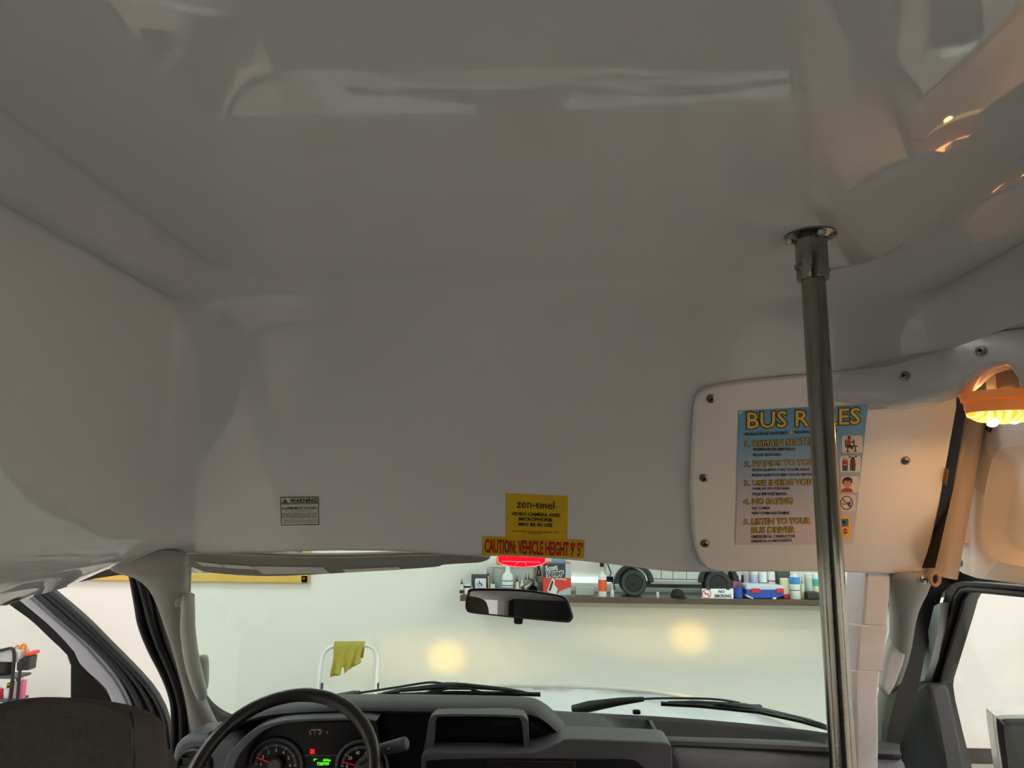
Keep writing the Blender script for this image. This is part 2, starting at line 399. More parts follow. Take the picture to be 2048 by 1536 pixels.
# shop towel box
yb = 6.93; pl = Yp(yb)
t = thing('shop_towel_box', 'red and grey carton of shop towels behind the mirror', 'box', hit(1113, 1190, pl))
a = hit(1086, 1190, pl); b = hit(1142, 1127, pl)
link('carton', slab(a.x, b.x, yb, yb+.2, zs, b.z), mat('carton red', (224, 70, 60), .5), t, bev=.003)
q = MB(); flat(q, [(1086, 1127), (1131, 1127), (1131, 1155), (1086, 1155)], pl, .002)
link('label_panel', q, mat('carton charcoal', (66, 72, 78), .5), t)
q = MB(); flat(q, [(1131, 1127), (1142, 1127), (1142, 1156), (1131, 1156)], pl, .002)
link('label_panel', q, mat('carton pale', (190, 200, 206), .5), t); q = MB(); flat(q, [(1120, 1182), (1142, 1174), (1142, 1190), (1112, 1190)], pl, .0025)
link('label_panel', q, mat('carton pale', (190, 200, 206), .5), t)
q = MB(); text(q, 'Scott', (1091, 1132, 1142, 1115, 1129, 1139), pl, .004, .03); text(q, 'ORIGINAL', (1110, 1155, 1159, 1134, 1157, 1161), pl, .004, .02)
flat(q, [(1094, 1182), (1104, 1156), (1110, 1160), (1108, 1172), (1100, 1186)], pl, .003)
flat(q, [(1100, 1186), (1106, 1166), (1116, 1178), (1112, 1189), (1098, 1190)], pl, .0031)
link('lettering', q, WB, t)
q = MB(); text(q, 'SHOP', (1094, 1145, 1154, 1126, 1142, 1151), pl, .006, .03)
flat(q, [(1097, 1181), (1104, 1160), (1107, 1164), (1101, 1182)], pl, .0036)
link('lettering', q, mat('carton ink', (38, 40, 52), .5), t)
q = MB(); text(q, 'SHOP', (1093.3, 1144.4, 1154.6, 1126.7, 1141.4, 1151.6), pl, .0045, .09); link('lettering_outline', q, WB, t)
a = hit(1103, 1127, Yp(7.0)); b = hit(1132, 1117, Yp(7.0))
one('folded_towel', slab(a.x, b.x, 6.97, 7.1, a.z, b.z), mat('blue towel', (120, 170, 214), .8), 'pale blue folded towel on top of the shop towel box', 'towel', bev=.012)
sbox('tray', 1151, 1189, 1175, 1190, 6.9, .12, mat('patterned tray', (170, 180, 176), .4, vary=.4, vscale=60), 'shallow speckled grey tray right of the towel box', 'tray')
sbox('clip_box', 1200, 1208, 1112, 1134, 7.0, .04, BLACK, 'black clip hanging above the orange labelled bottle', 'clip')
# model truck -------------------------------------------------------
TY = 6.88
def tp(px, py, y=TY): return hit(px, py, Yp(y))
SIL = mat('truck silver paint', (196, 202, 202), .3, vary=.08, vscale=12)
org = tp(1350, 1192)
t = thing('model_truck', 'large silver model off-road truck with black fender flares on the shelf', 'model truck', (org.x, TY+.16, zs))
wr = 25*scale(TY)
zb = tp(1350, 1152).z; zt = tp(1350, 1060).z; xh = tp(1232, 1150).x; xt = tp(1478, 1150).x
q = MB()
# body side with wheel arches cut as a polygon
side = [tp(1212, 1158)]
side += [tp(x, y) for x, y in circ(1268, 1165, 33, 33, 12, 180, 360)]
side += [tp(1302, 1165)] + [tp(1404, 1167)]
side += [tp(x, y) for x, y in circ(1437, 1163, 33, 33, 12, 180, 360)]
side += [tp(1484, 1160), tp(1484, 1050), tp(1300, 1048), tp(1284, 1095), tp(1212, 1102)]
side = [Vector((p.x, TY+.02, p.z)) for p in side]
q.prism(side, (0, .2, 0))
link('body', q, SIL, t, bev=.004)
q = MB()
for px in (1322, 1345, 1373): q.prism(pxs([(px, 1100), (px+.9, 1100), (px+.9, 1158), (px, 1158)], Yp(TY+.018)), (0, .01, 0))
q.prism(pxs([(1305, 1157), (1402, 1159), (1402, 1160.2), (1305, 1158.2)], Yp(TY+.017)), (0, .01, 0))
link('door_seam', q, BLACK, t)
q = MB().prism(pxs([(1236, 1062), (1290, 1062), (1284, 1093), (1300, 1090), (1310, 1060)], Yp(TY+.015)), (0, .01, 0)); link('side_window', q, BLACK, t)
q = MB().prism(pxs([(1320, 1058), (1370, 1058), (1370, 1090), (1318, 1090)], Yp(TY+.015)), (0, .01, 0)); link('side_window', q, BLACK, t)
FLARE = mat('flare black', (30, 34, 34), .35)
for cx, cy in ((1268, 1165), (1437, 1162)):
    A_ = pxs(circ(cx, cy, 30, 30, 14, 175, 360), Yp(TY)); B_ = pxs(circ(cx, cy, 40, 38, 14, 175, 360), Yp(TY))
    link('fender_flare', MB().strip(A_, B_, (0, .1, 0)), FLARE, t, bev=.006)
link('bumper', MB().box((tp(1218, 1160).x, TY+.12, tp(1218, 1158).z), (.10, .2, .06)), FLARE, t, bev=.01)
link('bumper', MB().box((tp(1474, 1158).x, TY+.12, tp(1478, 1156).z), (.06, .2, .06)), FLARE, t, bev=.01)
link('sill', MB().box((tp(1353, 1165).x, TY+.05, tp(1353, 1166).z), (.46, .07, .03)), GREYPL, t, bev=.006)
q = MB().box((tp(1353, 1165).x, TY+.12, zs+.1), (.7, .1, .05)); link('chassis', q, BLACK, t)
TIRE = mat('tire rubber', (58, 60, 61), .75)
for cx in (1268, 1437):
    c = tp(cx, 1168)
    for yy in (TY+.055, TY+.19):
        cc = Vector((c.x, yy, zs+wr)); k = wr
        wob = link('wheel', MB().lathe(cc, [(k*.6, -.02), (k*.66, -.046), (k*.72, -.05), (k*.93, -.05), (k, -.035), (k, .035), (k*.93, .05), (k*.6, .05)], axis=(0, 1, 0), seg=32), TIRE, t)
        link('rim', MB().lathe(cc, [(k*.62, -.045), (k*.55, -.035), (k*.3, -.03), (k*.16, -.045), (k*.1, -.05)], axis=(0, 1, 0), seg=24), BLACK, wob)
        for a in range(5 if yy < TY+.1 else 0):
            an = R(90+72*a); link('lug', MB().lathe(cc+Vector((math.cos(an)*k*.38, -.036, math.sin(an)*k*.38)), [(k*.10, -.008), (k*.13, 0), (k*.13, .006)], axis=(0, 1, 0), seg=10), mat('wheel silver', (205, 208, 210), .3, metal=.3), wob)
link('headlamp', MB().lathe(tp(1214, 1130)+Vector((0, .1, 0)), [(.04, -.02), (.045, 0), (.03, .02)], axis=(1, 0, 0)), CLEAR, t)
# small things by truck
q = MB(); p = Vector((spot(1355, 6.84), 6.84, zs))
q.lathe(p, [(.055, 0), (.06, .01), (.058, .04), (.045, .065), (.02, .078)], seg=20)
q.box(p+Vector((.03, -.06, .008)), (.07, .07, .012))
one('cap', q, mat('black cloth', (26, 27, 28), .8), 'small black cap with pale badge under the truck', 'cap', bev=.004)
q = MB(); q.tube([hit(1212, 1120, Yp(6.9)), hit(1222, 1145, Yp(6.9)), hit(1218, 1160, Yp(6.9)), hit(1228, 1168, Yp(6.86)), hit(1230, 1180, Yp(6.85))], .006, 8)
one('winch_cable', q, RUBBER, 'black cable looping at the front of the model truck', 'cable')
# no smoking plaque
pl = PL(hit(1403, 1198, Yp(6.84)), hit(1467, 1199, Yp(6.84)), hit(1405, 1177, Yp(6.89)))
t = thing('no_smoking_plaque', 'white no smoking plaque with red prohibition circle leaning on truck rear wheel', 'sign', hit(1435, 1199, pl))
link('plaque', MB().prism(pxs(rrect(1404, 1177, 1467, 1199, 3), pl), (0, .008, 0)), WB, t)
q = MB(); text(q, 'NO', (1437, 1180.5, 1186, 1449, 1180.5, 1186), pl, .002, .04); text(q, 'SMOKING', (1429, 1189, 1195, 1462, 1189, 1195), pl, .002, .04); link('lettering', q, INK, t)
q = MB()
for k in range(20):
    a0, a1 = R(k*18), R(k*18+18)
    flat(q, [(1413+r_*math.cos(a), 1188+r_*math.sin(a)) for r_, a in ((9.5, a0), (9.5, a1), (8, a1), (8, a0))], pl, .003)
flat(q, [(1406, 1183), (1407, 1181.5), (1420, 1193), (1419, 1194.5)], pl, .0035); link('prohibition_circle', q, RED, t)
q = MB(); flat(q, [(1408, 1187), (1419, 1187), (1419, 1189.5), (1408, 1189.5)], pl, .0025); link('cigarette', q, GREYPL, t)
# pink jug, blue cup, toolbox
sbox('jug', 1464, 1487, 1140, 1192, 7.11, .1, PINK, 'pink plastic jug behind the no smoking plaque', 'jug', bev=.02)
bottle(1469, 1485, 1176, 6.88, 'blue cup between no smoking plaque and blue toolbox', 'cup', None, BLUE, BLUE, None, 'tub', name='cup')
yt = 6.84; pl = Yp(yt); c = hit(1530, 1197, pl)
t = thing('toolbox', 'blue and white plastic toolbox with two red latches on the shelf', 'toolbox', (c.x, yt+.1, zs))
link('box_body', MB().prism(pxs([(1493, 1178), (1568, 1178), (1568, 1192), (1550, 1197), (1505, 1197), (1493, 1189)], pl), (0, .18, 0)), BLUE, t, bev=.006)
link('lid', MB().prism(pxs([(1492, 1171), (1497, 1169), (1562, 1171), (1569, 1173), (1569, 1180), (1548, 1182), (1520, 1181), (1492, 1179)], pl), (0, .18, 0)), mat('toolbox white', (206, 220, 238), .35), t, bev=.006)
for x0, x1, yy in ((1503, 1520, 1177), (1553, 1568, 1177)):
    link('latch', MB().prism(pxs(rrect(x0, yy, x1, yy+9, 1.5), Yp(yt-.012)), (0, .02, 0)), RED, t, bev=.003)
for P_ in ([(1493, 1189), (1508, 1197), (1507, 1203), (1504, 1203), (1493, 1193)], [(1547, 1195), (1553, 1195), (1553, 1203), (1546, 1203)]):
    a = pxs(P_, Yp(yt-.01)); link('foot', MB().prism([Vector((p.x, p.y, max(p.z, zs))) for p in a], (0, .19, 0)), WB, t, bev=.003)
q = thing('tube', 'white squeeze tube with red base between toolbox and aerosol can', 'tube', (spot(1572, 6.9), 6.9, zs))
a = hit(1563, 1157, Yp(6.9)); b = hit(1579, 1157, Yp(6.9))
link('tube_body', slab(a.x, b.x, 6.9, 6.96, zs+.03, a.z), CREAM, q, bev=.006)
link('cap', slab(a.x+.01, b.x, 6.895, 6.965, zs, zs+.04), RED, q, bev=.006)
sbox('carton', 1556, 1580, 1138, 1195, 7.08, .1, mat('dark green box', (70, 84, 82), .5), 'dark grey green carton behind the squeeze tube', 'carton')
sbox('box', 1616, 1640, 1185, 1199, 6.85, .1, mat('black box', (46, 50, 52), .5), 'small black box in front of the teal labelled tin', 'box')

# painting ---------------------------------------------------------
pl = Yp(WY-.04)
a = hit(130, 1160, pl); b = hit(617, 1166, pl); zb_ = hit(500, 1165.5, pl).z; xm = hit(432, 1160, pl).x
t = thing('painting', 'wide framed painting with gold frame high on the wall at the driver side', 'painting', ((a.x+b.x)/2, WY, zb_))
GOLD = mat('gold frame', (226, 186, 92), .35)
q = MB()
for (x0, x1, z0, z1) in ((a.x, b.x, zb_, zb_+.085), (a.x, b.x, zb_+.8, zb_+.88), (a.x, a.x+.08, zb_, zb_+.88), (b.x-.08, b.x, zb_, zb_+.88)):
    q.box(((x0+x1)/2, WY-.025, (z0+z1)/2), (x1-x0, .05, z1-z0))
link('frame', q, GOLD, t, bev=.012)
q = MB().box(((a.x+b.x)/2, WY-.02, zb_+.44), (b.x-a.x-.1, .03, .78))
cm = bpy.data.materials.new('painted canvas'); cm.use_nodes = True; nt = cm.node_tree; bs = nt.nodes['Principled BSDF']
tc = nt.nodes.new('ShaderNodeTexCoord'); nz = nt.nodes.new('ShaderNodeTexNoise'); nz.inputs['Scale'].default_value = 7; nz.inputs['Detail'].default_value = 5
rp = nt.nodes.new('ShaderNodeValToRGB'); e = rp.color_ramp.elements
e[0].position = .3; e[0].color = lin((30, 44, 60))+(1,); e[1].position = .7; e[1].color = lin((222, 228, 226))+(1,)
e2 = e.new(.46); e2.color = lin((90, 130, 180))+(1,); e3 = e.new(.56); e3.color = lin((200, 168, 100))+(1,)
nt.links.new(tc.outputs['Object'], nz.inputs['Vector']); nt.links.new(nz.outputs['Fac'], rp.inputs[0]); nt.links.new(rp.outputs[0], bs.inputs['Base Color'])
link('canvas', q, cm, t)
link('frame_screw', MB().lathe(hit(608, 1157, Yp(WY-.05)), [(.012, -.006), (.014, 0), (.014, .004)], axis=(0, 1, 0), seg=12), mat('brass', (170, 120, 50), .3, metal=.8), t)

# outlet -----------------------------------------------------------
pl = Yp(WY-.006); c = hit(614, 1392, pl)
t = thing('wall_outlet', 'cream double power outlet low on the wall beside the white step stool', 'outlet', c)
link('plate', MB().prism(pxs(rrect(605, 1375, 626, 1408, 2), pl), (0, .006, 0)), mat('outlet plate', (196, 194, 172), .4), t, bev=.002)
q = MB()
for yy in (1384, 1399):
    for dx in (-2.2, 2.2): flat(q, [(615.5+dx-.9, yy-3), (615.5+dx+.9, yy-3), (615.5+dx+.9, yy+1.5), (615.5+dx-.9, yy+1.5)], pl, .002)
    flat(q, circ(615.5, yy+4, 1.5, 1.5, 8), pl, .002)
link('sockets', q, BLACK, t)

# step stool with rag ------------------------------------------------
pl = PL((0, 6.55, 1.1), (1, 6.55, 1.1), (0, 6.2, 0))
def LP(px, py): return hit(px, py, pl)
P_ = smoothpoly([LP(*p) for p in ((637, 1372), (642, 1325), (650, 1303), (668, 1292), (700, 1291), (735, 1291), (750, 1300), (756, 1318), (754, 1350), (752, 1372))], 5)
dn0 = (P_[0]-P_[3]).normalized(); dn1 = (P_[-1]-P_[-4]).normalized()
f0 = P_[0]+dn0*((0-P_[0].z)/dn0.z); f1 = P_[-1]+dn1*((0-P_[-1].z)/dn1.z)
t = thing('step_stool', 'white tubular folding step stool against the far wall with a rag over its rail', 'step stool', ((f0.x+f1.x)/2, 6.3, 0))
link('rail', MB().tube([f0]+P_+[f1], .019, 14), WHITEP, t)
for z_ in (.28, .56):
    k0 = f0.lerp(P_[0], z_/P_[0].z); k1 = f1.lerp(P_[-1], z_/P_[-1].z); mid = (k0+k1)/2
    link('step', MB().box((mid.x, mid.y+.06, z_), (abs(k1.x-k0.x)-.02, .2, .03)), mat('step tread', (60, 60, 62), .7), t, bev=.005)
for s_, k in ((f0, P_[0]), (f1, P_[-1])):
    link('leg', MB().tube([Vector((k.x, k.y+.02, k.z-.12)), Vector((s_.x, 6.95, 0))], .012, 10), WHITEP, t)
for px in (641, 753):
    p = LP(px, 1372); link('hinge_bracket', MB().box(p+Vector((.014, .0, 0)), (.012, .03, .05)), BLACK, t, bev=.003)
# rag
rag = mat('yellow rag', (172, 164, 76), .95, bump=.004, bscale=60, vary=.2, vscale=25, spec=.1)
top0, top1 = LP(669, 1290), LP(729, 1290); rows = []
NU = 26
def ragrow(v, front):
    r_ = []
    for i in range(NU+1):
        u = i/NU
        L = (.27-.055*u-(.06 if .30 < u < .42 else 0)-.11*max(0, u-.45)) if front else .14
        base = top0.lerp(top1, u*(1-.10*v))
        wav = .012*math.sin(u*19+v*3)*v+.008*math.sin(u*37+1)*v + (.02*math.exp(-((u-.66)/.07)**2)*v)
        if front: p = base+Vector((.012*math.sin(v*5+u*9)*v, -.024-wav-.02*v, .016-(L*v)))
        else: p = base+Vector((0, .024+wav+.05*v, .016-L*v))
        r_.append(p)
    return r_
for v in (1, .75, .5, .25, .08): rows.append(ragrow(v, False))
rows.append([top0.lerp(top1, i/NU)+Vector((0, .012, .027)) for i in range(NU+1)])
rows.append([top0.lerp(top1, i/NU)+Vector((0, -.012, .027)) for i in range(NU+1)])
for v in (.05, .15, .3, .45, .6, .75, .9, 1): rows.append(ragrow(v, True))
one('rag', MB().grid(rows), rag, 'yellow green cleaning rag hung over the white step stool rail', 'rag', solid=.004, smooth=80)

# cart at the far left ------------------------------------------------
CY = 6.5; pl = Yp(CY)
def CP(px, py, y=CY): return hit(px, py, Yp(y))
x0 = CP(-75, 1300).x; z1 = CP(0, 1352).z; z2 = CP(0, 1399).z; x1 = CP(44, 1399).x
t = thing('supply_cart', 'black tubular supply cart loaded with bottles seen through the driver door window', 'cart', ((x0+x1)/2, CY+.2, 0))
for yy in (CY, CY+.15):
    link('upright', MB().tube([CP(26, 1345, yy)*1, Vector((CP(26, 1345).x, yy, 0))], .013, 10), BLACK, t)
    link('upright', MB().tube([Vector((x0, yy, CP(0, 1300).z)), Vector((x0, yy, 0))], .013, 10), BLACK, t)
a = CP(26, 1345); link('handle_hoop', MB().tube(smoothpoly([a, CP(28.5, 1312), CP(26, 1299), CP(18, 1297), CP(0, 1301), CP(-40, 1303), Vector((x0, CY, CP(0, 1303).z))], 4), .014, 10), BLACK, t)
link('side_post', MB().tube([CP(42, 1318), Vector((CP(38, 1400).x, CY, .05))], .014, 10), BLACK, t)
for zz in (z1, z2, .18):
    link('tray', MB().box(((x0+x1)/2-.03, CY+.08, zz-.012), (x1-x0-.05, .17, .022)), mat('cart tray', (72, 74, 78), .4), t, bev=.004)
def cbox(name, a0, b0, a1, b1, y, d, mm, label, cat, bev=.01, zlow=None):
    p = CP(a0, b1, y); q_ = CP(a1, b0, y)
    return one(name, slab(p.x, q_.x, y, y+d, p.z if zlow is None else zlow, q_.z), mm, label, cat, bev=bev)
cbox('carton', -30, 1301, 40, 1336, CY+.02, .13, mat('silver carton', (200, 204, 204), .4, vary=.1), 'silver printed carton on top of the black cart', 'carton', zlow=z1+.11)
one('bucket', MB().lathe(Vector((CP(-6, 1340).x, CY+.08, z1)), [(.065, 0), (.075, .01), (.085, .108), (.075, .11)], seg=28), BLACK, 'black bucket under the silver carton on the cart', 'bucket')
t = thing('tool_case', 'black case with orange lid hanging on the cart end', 'case', CP(54, 1342))
link('case_body', MB().prism(pxs([(46, 1314), (61, 1312), (57, 1341), (32, 1342), (33, 1322)], Yp(CY+.05)), (0, .1, 0)), mat('case black', (48, 50, 56), .4), t, bev=.01)
link('lid', MB().prism(pxs([(48, 1305), (62, 1304), (62, 1311), (48, 1313)], Yp(CY+.04)), (0, .12, 0)), mat('orange lid', (240, 84, 50), .4), t, bev=.008)
q = MB(); q.tube([CP(30, 1304, CY+.08), CP(31, 1294, CY+.08), CP(36, 1291, CY+.08), CP(39, 1297, CY+.08)], .009, 8)
one('spray_trigger', q, mat('amber orange', (226, 140, 40), .4), 'amber spray trigger poking above the cart rail', 'spray trigger')
q = MB(); q.tube(pxs(circ(47, 1294, 4.6, 5, 14), Yp(CY+.08)), .012, 8, closed=True); q.tube([CP(48, 1299, CY+.08), CP(48, 1306, CY+.08)], .008, 8)
one('tape_ring', q, mat('amber orange', (226, 140, 40), .4), 'amber ring standing on the orange lid of the cart case', 'ring')
def cbottle(px0, px1, pt, mm, cap, label, y=CY+.06):
    x = CP((px0+px1)/2, 1390, y).x; r = (px1-px0)/2*scale(y); H = CP(px0, pt, y).z-z2
    t = thing('bottle', label, 'bottle', (x, y, z2), 'bottles on the supply cart')
    link('body', MB().lathe((x, y, z2), [(r*.95, 0), (r, .005), (r, H*.8), (r*.6, H*.88)], seg=16), mm, t)
    link('cap', MB().lathe((x, y, z2), [(r*.55, H*.88), (r*.5, H)], seg=12), cap, t)
cbottle(40, 50, 1353, mat('hot pink', (236, 110, 150), .4), WB, 'hot pink bottle with white cap at the cart end')
cbottle(9, 21, 1372, WB, BLACK, 'white bottle with black cap on the cart lower tray')
cbottle(27, 36, 1357, mat('pale rose', (226, 200, 206), .4), BLACK, 'pale rose bottle between the cart posts')
cbottle(-8, 5, 1374, mat('red bottle', (222, 50, 76), .4), WB, 'red bottle at the frame edge on the cart')
cbottle(-22, -9, 1366, CLEAR, BLACK, 'clear bottle beside the red bottle on the cart')
one('sponge', MB().box(CP(20, 1369, CY+.1), (.03, .05, .035)), mat('lime', (150, 190, 50), .7), 'lime green sponge wedged behind the cart post', 'sponge', bev=.006)

# ================================================================== BUS SHELL
# per level: left x, left h, front y, front h
LV = [(1.00, -.172, 1.690, -.117), (.935, -.142, 1.693, -.115), (.874, -.114, 1.691, -.110), (.856, -.102, 1.684, -.097), (.849, -.075, 1.670, -.075),
      (.840, 0, 1.636, 0), (.815, .1, 1.590, .1), (.785, .2, 1.543, .2), (.762, .29, 1.500, .285), (.752, .350, 1.474, .335), (.747, .386, 1.455, .365),
      (.736, .402, 1.436, .388), (.722, .394, 1.412, .405), (.690, .412, 1.388, .417), (.655, .431, 1.362, .425), (.632, .4395, 1.335, .4285), (.612, .4365, 1.315, .4295),
      (.592, .4305, 1.28, .430), (.40, .43, 1.0, .43), (.20, .43, .4, .43), (.02, .43, -3.4, .43)]
YB = -3.6
def level_pts(k):
    lx, lh, fy, fh = LV[k]
    pts = []
    rl = min(.072, lx*.4) if k < 17 else .05*lx/.6
    rr = min(.17, lx*.5) if k < 17 else .05*lx/.6
    if k <= 1: rl = .11
    yb = YB if k < 18 else YB+.001*(k-17)
    NL, NC, NF = 22, 10, 36
    def lowl(y, h):
        if k <= 3: return h - max(0, 1.69-max(y, 0.9))*(.07, .07, .05, .03)[k]
        return h
    for i in range(NL):
        t_ = i/NL; y = yb+(fy-rl-yb)*(1-(1-t_)**1.7); pts.append(Vector((-lx, y, Z0+lowl(y, lh))))
    for i in range(NC):
        a = i/NC; an = a*math.pi/2; s_ = a*a*(3-2*a)
        pts.append(Vector((-lx+rl-rl*math.cos(an), fy-rl+rl*math.sin(an), Z0+lh+(fh-lh)*s_)))
    for i in range(NF+1):
        x = -lx+rl+(2*lx-rl-rr)*i/NF
        dr_ = (min(.19*max(0, x+.12)**2, .031) - .016*min(1, max(0, (x-.40)/.12))) if k <= 3 else 0
        if k <= 3: dr_ -= .009*max(0, 1-((x+.40)/.24)**2)
        pts.append(Vector((x, fy+.465*dr_, Z0+fh-dr_)))
    for i in range(1, NC+1):
        a = i/NC; an = a*math.pi/2; s_ = a*a*(3-2*a)
        pts.append(Vector((lx-rr+rr*math.sin(an), fy-rr+rr*math.cos(an), Z0+fh+(lh-fh)*s_)))
    for i in range(1, NL+1):
        t_ = 1-i/NL; y = yb+(fy-rr-yb)*(1-(1-t_)**1.7); pts.append(Vector((lx, y, Z0+lh)))
    return pts
rows = [level_pts(k) for k in range(len(LV))]
NCOL = len(rows[0])
bm = bmesh.new(); vv = [[bm.verts.new(p) for p in r_] for r_ in rows]
cls = {}
for i in range(len(rows)-1):
    for j in range(NCOL-1):
        f = bm.faces.new((vv[i][j], vv[i][j+1], vv[i+1][j+1], vv[i+1][j])); c = f.calc_center_median()
        if j < 22+6: g = 'wall_left'
        elif j < 22+10+36+5: g = 'wall_front'
        else: g = 'wall_right'
        if i >= 14: g = 'ceiling'
        if c.x > .60 and c.y > .9 and (c.z-Z0 < .2 or (c.z-Z0 < .25 and c.y < 1.40)): g = None
        if c.x > .60 and c.z-Z0 < -.1: g = None
        cls[f] = g
bmesh.ops.recalc_face_normals(bm, faces=bm.faces); bm.normal_update()
SHELL = BVHTree.FromBMesh(bm)
for g in ('ceiling', 'wall_left', 'wall_front', 'wall_right'):
    idx = {}; vs_ = []; ns = []; fs = []
    for f in bm.faces:
        if cls[f] != g: continue
        ff = []
        for v in f.verts:
            if v not in idx: idx[v] = len(vs_); vs_.append(v.co.copy()); ns.append(v.normal.copy())
            ff.append(idx[v])
        fs.append(ff)
    me = bpy.data.meshes.new(g); me.from_pydata(vs_, [], fs); me.materials.append(GEL)
    me.polygons.foreach_set('use_smooth', [True]*len(fs)); me.update()
    me.normals_split_custom_set_from_vertices(ns)
    o = bpy.data.objects.new(g, me); COL.objects.link(o); o['kind'] = 'structure'
bm.free()
def shell_hit(px, py):
    loc, n, i, d = SHELL.ray_cast(CAM, D(px, py).normalized()); return loc, (n if n.dot(CAM-loc) > 0 else -n)

# bus body behind the camera
FZ = .85
struct('floor', slab(-1.05, 1.05, YB, 2.35, FZ-.08, FZ), mat('bus floor', (60, 60, 62), .7, vary=.2, vscale=60))
BW = mat('bus inner wall', (150, 148, 142), .5)
def sidewall(x, name, y0, y1, z0, z1):
    q = MB()
    def bx(a, b, c, d): q.box((x, (a+b)/2, (c+d)/2), (.05, b-a, d-c))
    bx(YB, y0, FZ, 2.22); bx(y1, .80, FZ, 2.22); bx(y0, y1, FZ, z0); bx(y0, y1, z1, 2.22)
    return struct(name, q, BW)
sidewall(-1.03, 'wall_body_left', -1.3, .72, 1.45, 2.18); sidewall(1.03, 'wall_body_right', -2.6, .72, .95, 2.16)
struct('wall_rear', slab(-1.05, 1.05, YB-.05, YB, FZ, 2.76), BW)
struct('added_dark_panel', slab(-1.0, -.97, YB, -1.4, FZ, 2.15), mat('added panel dark', (30, 30, 32), .6))  # unseen panel added to give the rear-view mirror its dark middle
struct('window_1', MB().box((-1.03, -.29, 1.815), (.006, 2.02, .73)), SIDEGLASS)
struct('window_2', MB().box((1.03, -.94, 1.555), (.006, 3.32, 1.21)), SIDEGLASS)
# cavity skin above passenger door
q = MB(); q.box((1.06, .9, 2.47), (.03, 1.7, .56)); q.box((.93, 1.15, 2.62), (.3, 1.2, .02)); q.box((.93, 1.76, 2.47), (.3, .03, .5))
struct('trim_1', q, GELS)

# ================================================================== HEADER STICKERS
def shell_plane(px, py):
    p, n = shell_hit(px, py); return (p+n*.0008, n)
def sheet(px_poly, pl, th=.0006):
    n = facing(pl); q = MB(); q.prism([p-n*th for p in pxs(px_poly, pl)], n*th); return q
pl = shell_plane(600, 1020)
t = thing('warning_sticker', 'grey and black alarm warning sticker on the front wall above the sun visor', 'sticker', hit(600, 1050, pl))
link('sheet', sheet([(561, 994), (637.5, 993), (638, 1049.5), (562.5, 1050.5)], pl), mat('warning paper', (222, 220, 206), .5), t)
q = MB()
for A_ in ([(561, 994), (637.5, 993), (637.5, 994.3), (561, 995.3)], [(562.5, 1049.2), (638, 1048.2), (638, 1049.5), (562.5, 1050.5)], [(561, 994), (562.3, 994), (563.8, 1050.5), (562.5, 1050.5)], [(636.2, 993), (637.5, 993), (638, 1049.5), (636.7, 1049.5)], [(561.5, 1006.3), (637.6, 1005.3), (637.6, 1006.5), (561.5, 1007.5)], [(565, 1005), (570.3, 996.6), (575.8, 1004.9)]):
    flat(q, A_, pl, .0012)
text(q, 'WARNING', (580.5, 996.8, 1005, 634, 996, 1004.2), pl, .0014, .03)
text(q, 'THE VEHICLE IS EQUIPPED WITH A BACK-UP ALARM', (565.5, 1008.2, 1010, 630, 1007.7, 1009.5), pl, .0014, .01)
text(q, 'ALARM MUST SOUND!', (565, 1013.5, 1018.7, 634, 1012.8, 1017.6), pl, .0014, .02)
text(q, 'WHEN OPERATING THE VEHICLE IN REVERSE.', (570, 1020.6, 1022.4, 627, 1020, 1021.8), pl, .0014, .01)
text(q, 'FAILURE TO MAINTAIN A CLEAR VIEW', (565, 1025.5, 1028.2, 634, 1025, 1027.5), pl, .0014, .02)
text(q, 'IN THE DIRECTION OF TRAVEL COULD', (565, 1029.8, 1032.3, 634, 1029.4, 1031.7), pl, .0014, .02)
text(q, 'RESULT IN SERIOUS INJURY OR DEATH', (564.5, 1033.8, 1036.4, 635, 1033.3, 1035.8), pl, .0014, .02)
text(q, 'THE OPERATOR IS RESPONSIBLE FOR', (569, 1039, 1041.3, 632, 1038.5, 1040.8), pl, .0014, .0)
text(q, 'THE SAFE OPERATION OF THIS VEHICLE', (567, 1043, 1045.3, 632.5, 1042.4, 1044.8), pl, .0014, .0)
link('lettering', q, INK, t)
q = MB(); flat(q, [(569.9, 999.5), (570.9, 999.5), (570.7, 1002.4), (570.1, 1002.4)], pl, .0016); flat(q, circ(570.4, 1003.6, .6, .6, 8), pl, .0016)
link('exclamation_mark', q, mat('warning paper', (222, 220, 206), .5), t)

pl = shell_plane(1075, 1040)
t = thing('camera_sticker', 'square yellow video camera notice stuck above the height caution strip', 'sticker', hit(1074, 1085, pl))
link('sheet', sheet([(1012, 986.5), (1136, 992), (1134.5, 1081), (1011.5, 1076)], pl), YEL, t)
q = MB()
def zq(x0, y0, y1, x1, y2, y3): return (980+x0*.09766, 980+y0*.09766, 980+y1*.09766, 980+x1*.09766, 980+y2*.09766, 980+y3*.09766)
text(q, 'zen', zq(545, 245, 362, 850, 255, 375), pl, .0014, .0)
text(q, 'tinel', zq(935, 222, 378, 1320, 222, 395), pl, .0014, .0)
flat(q, circ(980+885*.09766, 980+313*.09766, 1.6, 1.6, 12), pl, .0014)
flat(q, [(980+880*.09766, 980+308*.09766), (980+1435*.09766, 980+342*.09766), (980+1435*.09766, 980+348*.09766), (980+880*.09766, 980+322*.09766)], pl, .0016)
text(q, 'VIDEO CAMERA AND', zq(440, 445, 512, 1432, 478, 550), pl, .0014, .025)
text(q, 'MICROPHONE', zq(595, 555, 625, 1272, 570, 645), pl, .0014, .025)
text(q, 'MAY BE IN USE', zq(585, 660, 728, 1272, 678, 755), pl, .0014, .025)
text(q, 'Zentinel  428 S. 14th Street #1, Indiana, PA   15701', zq(450, 818, 858, 1405, 850, 890), pl, .0014, .0)
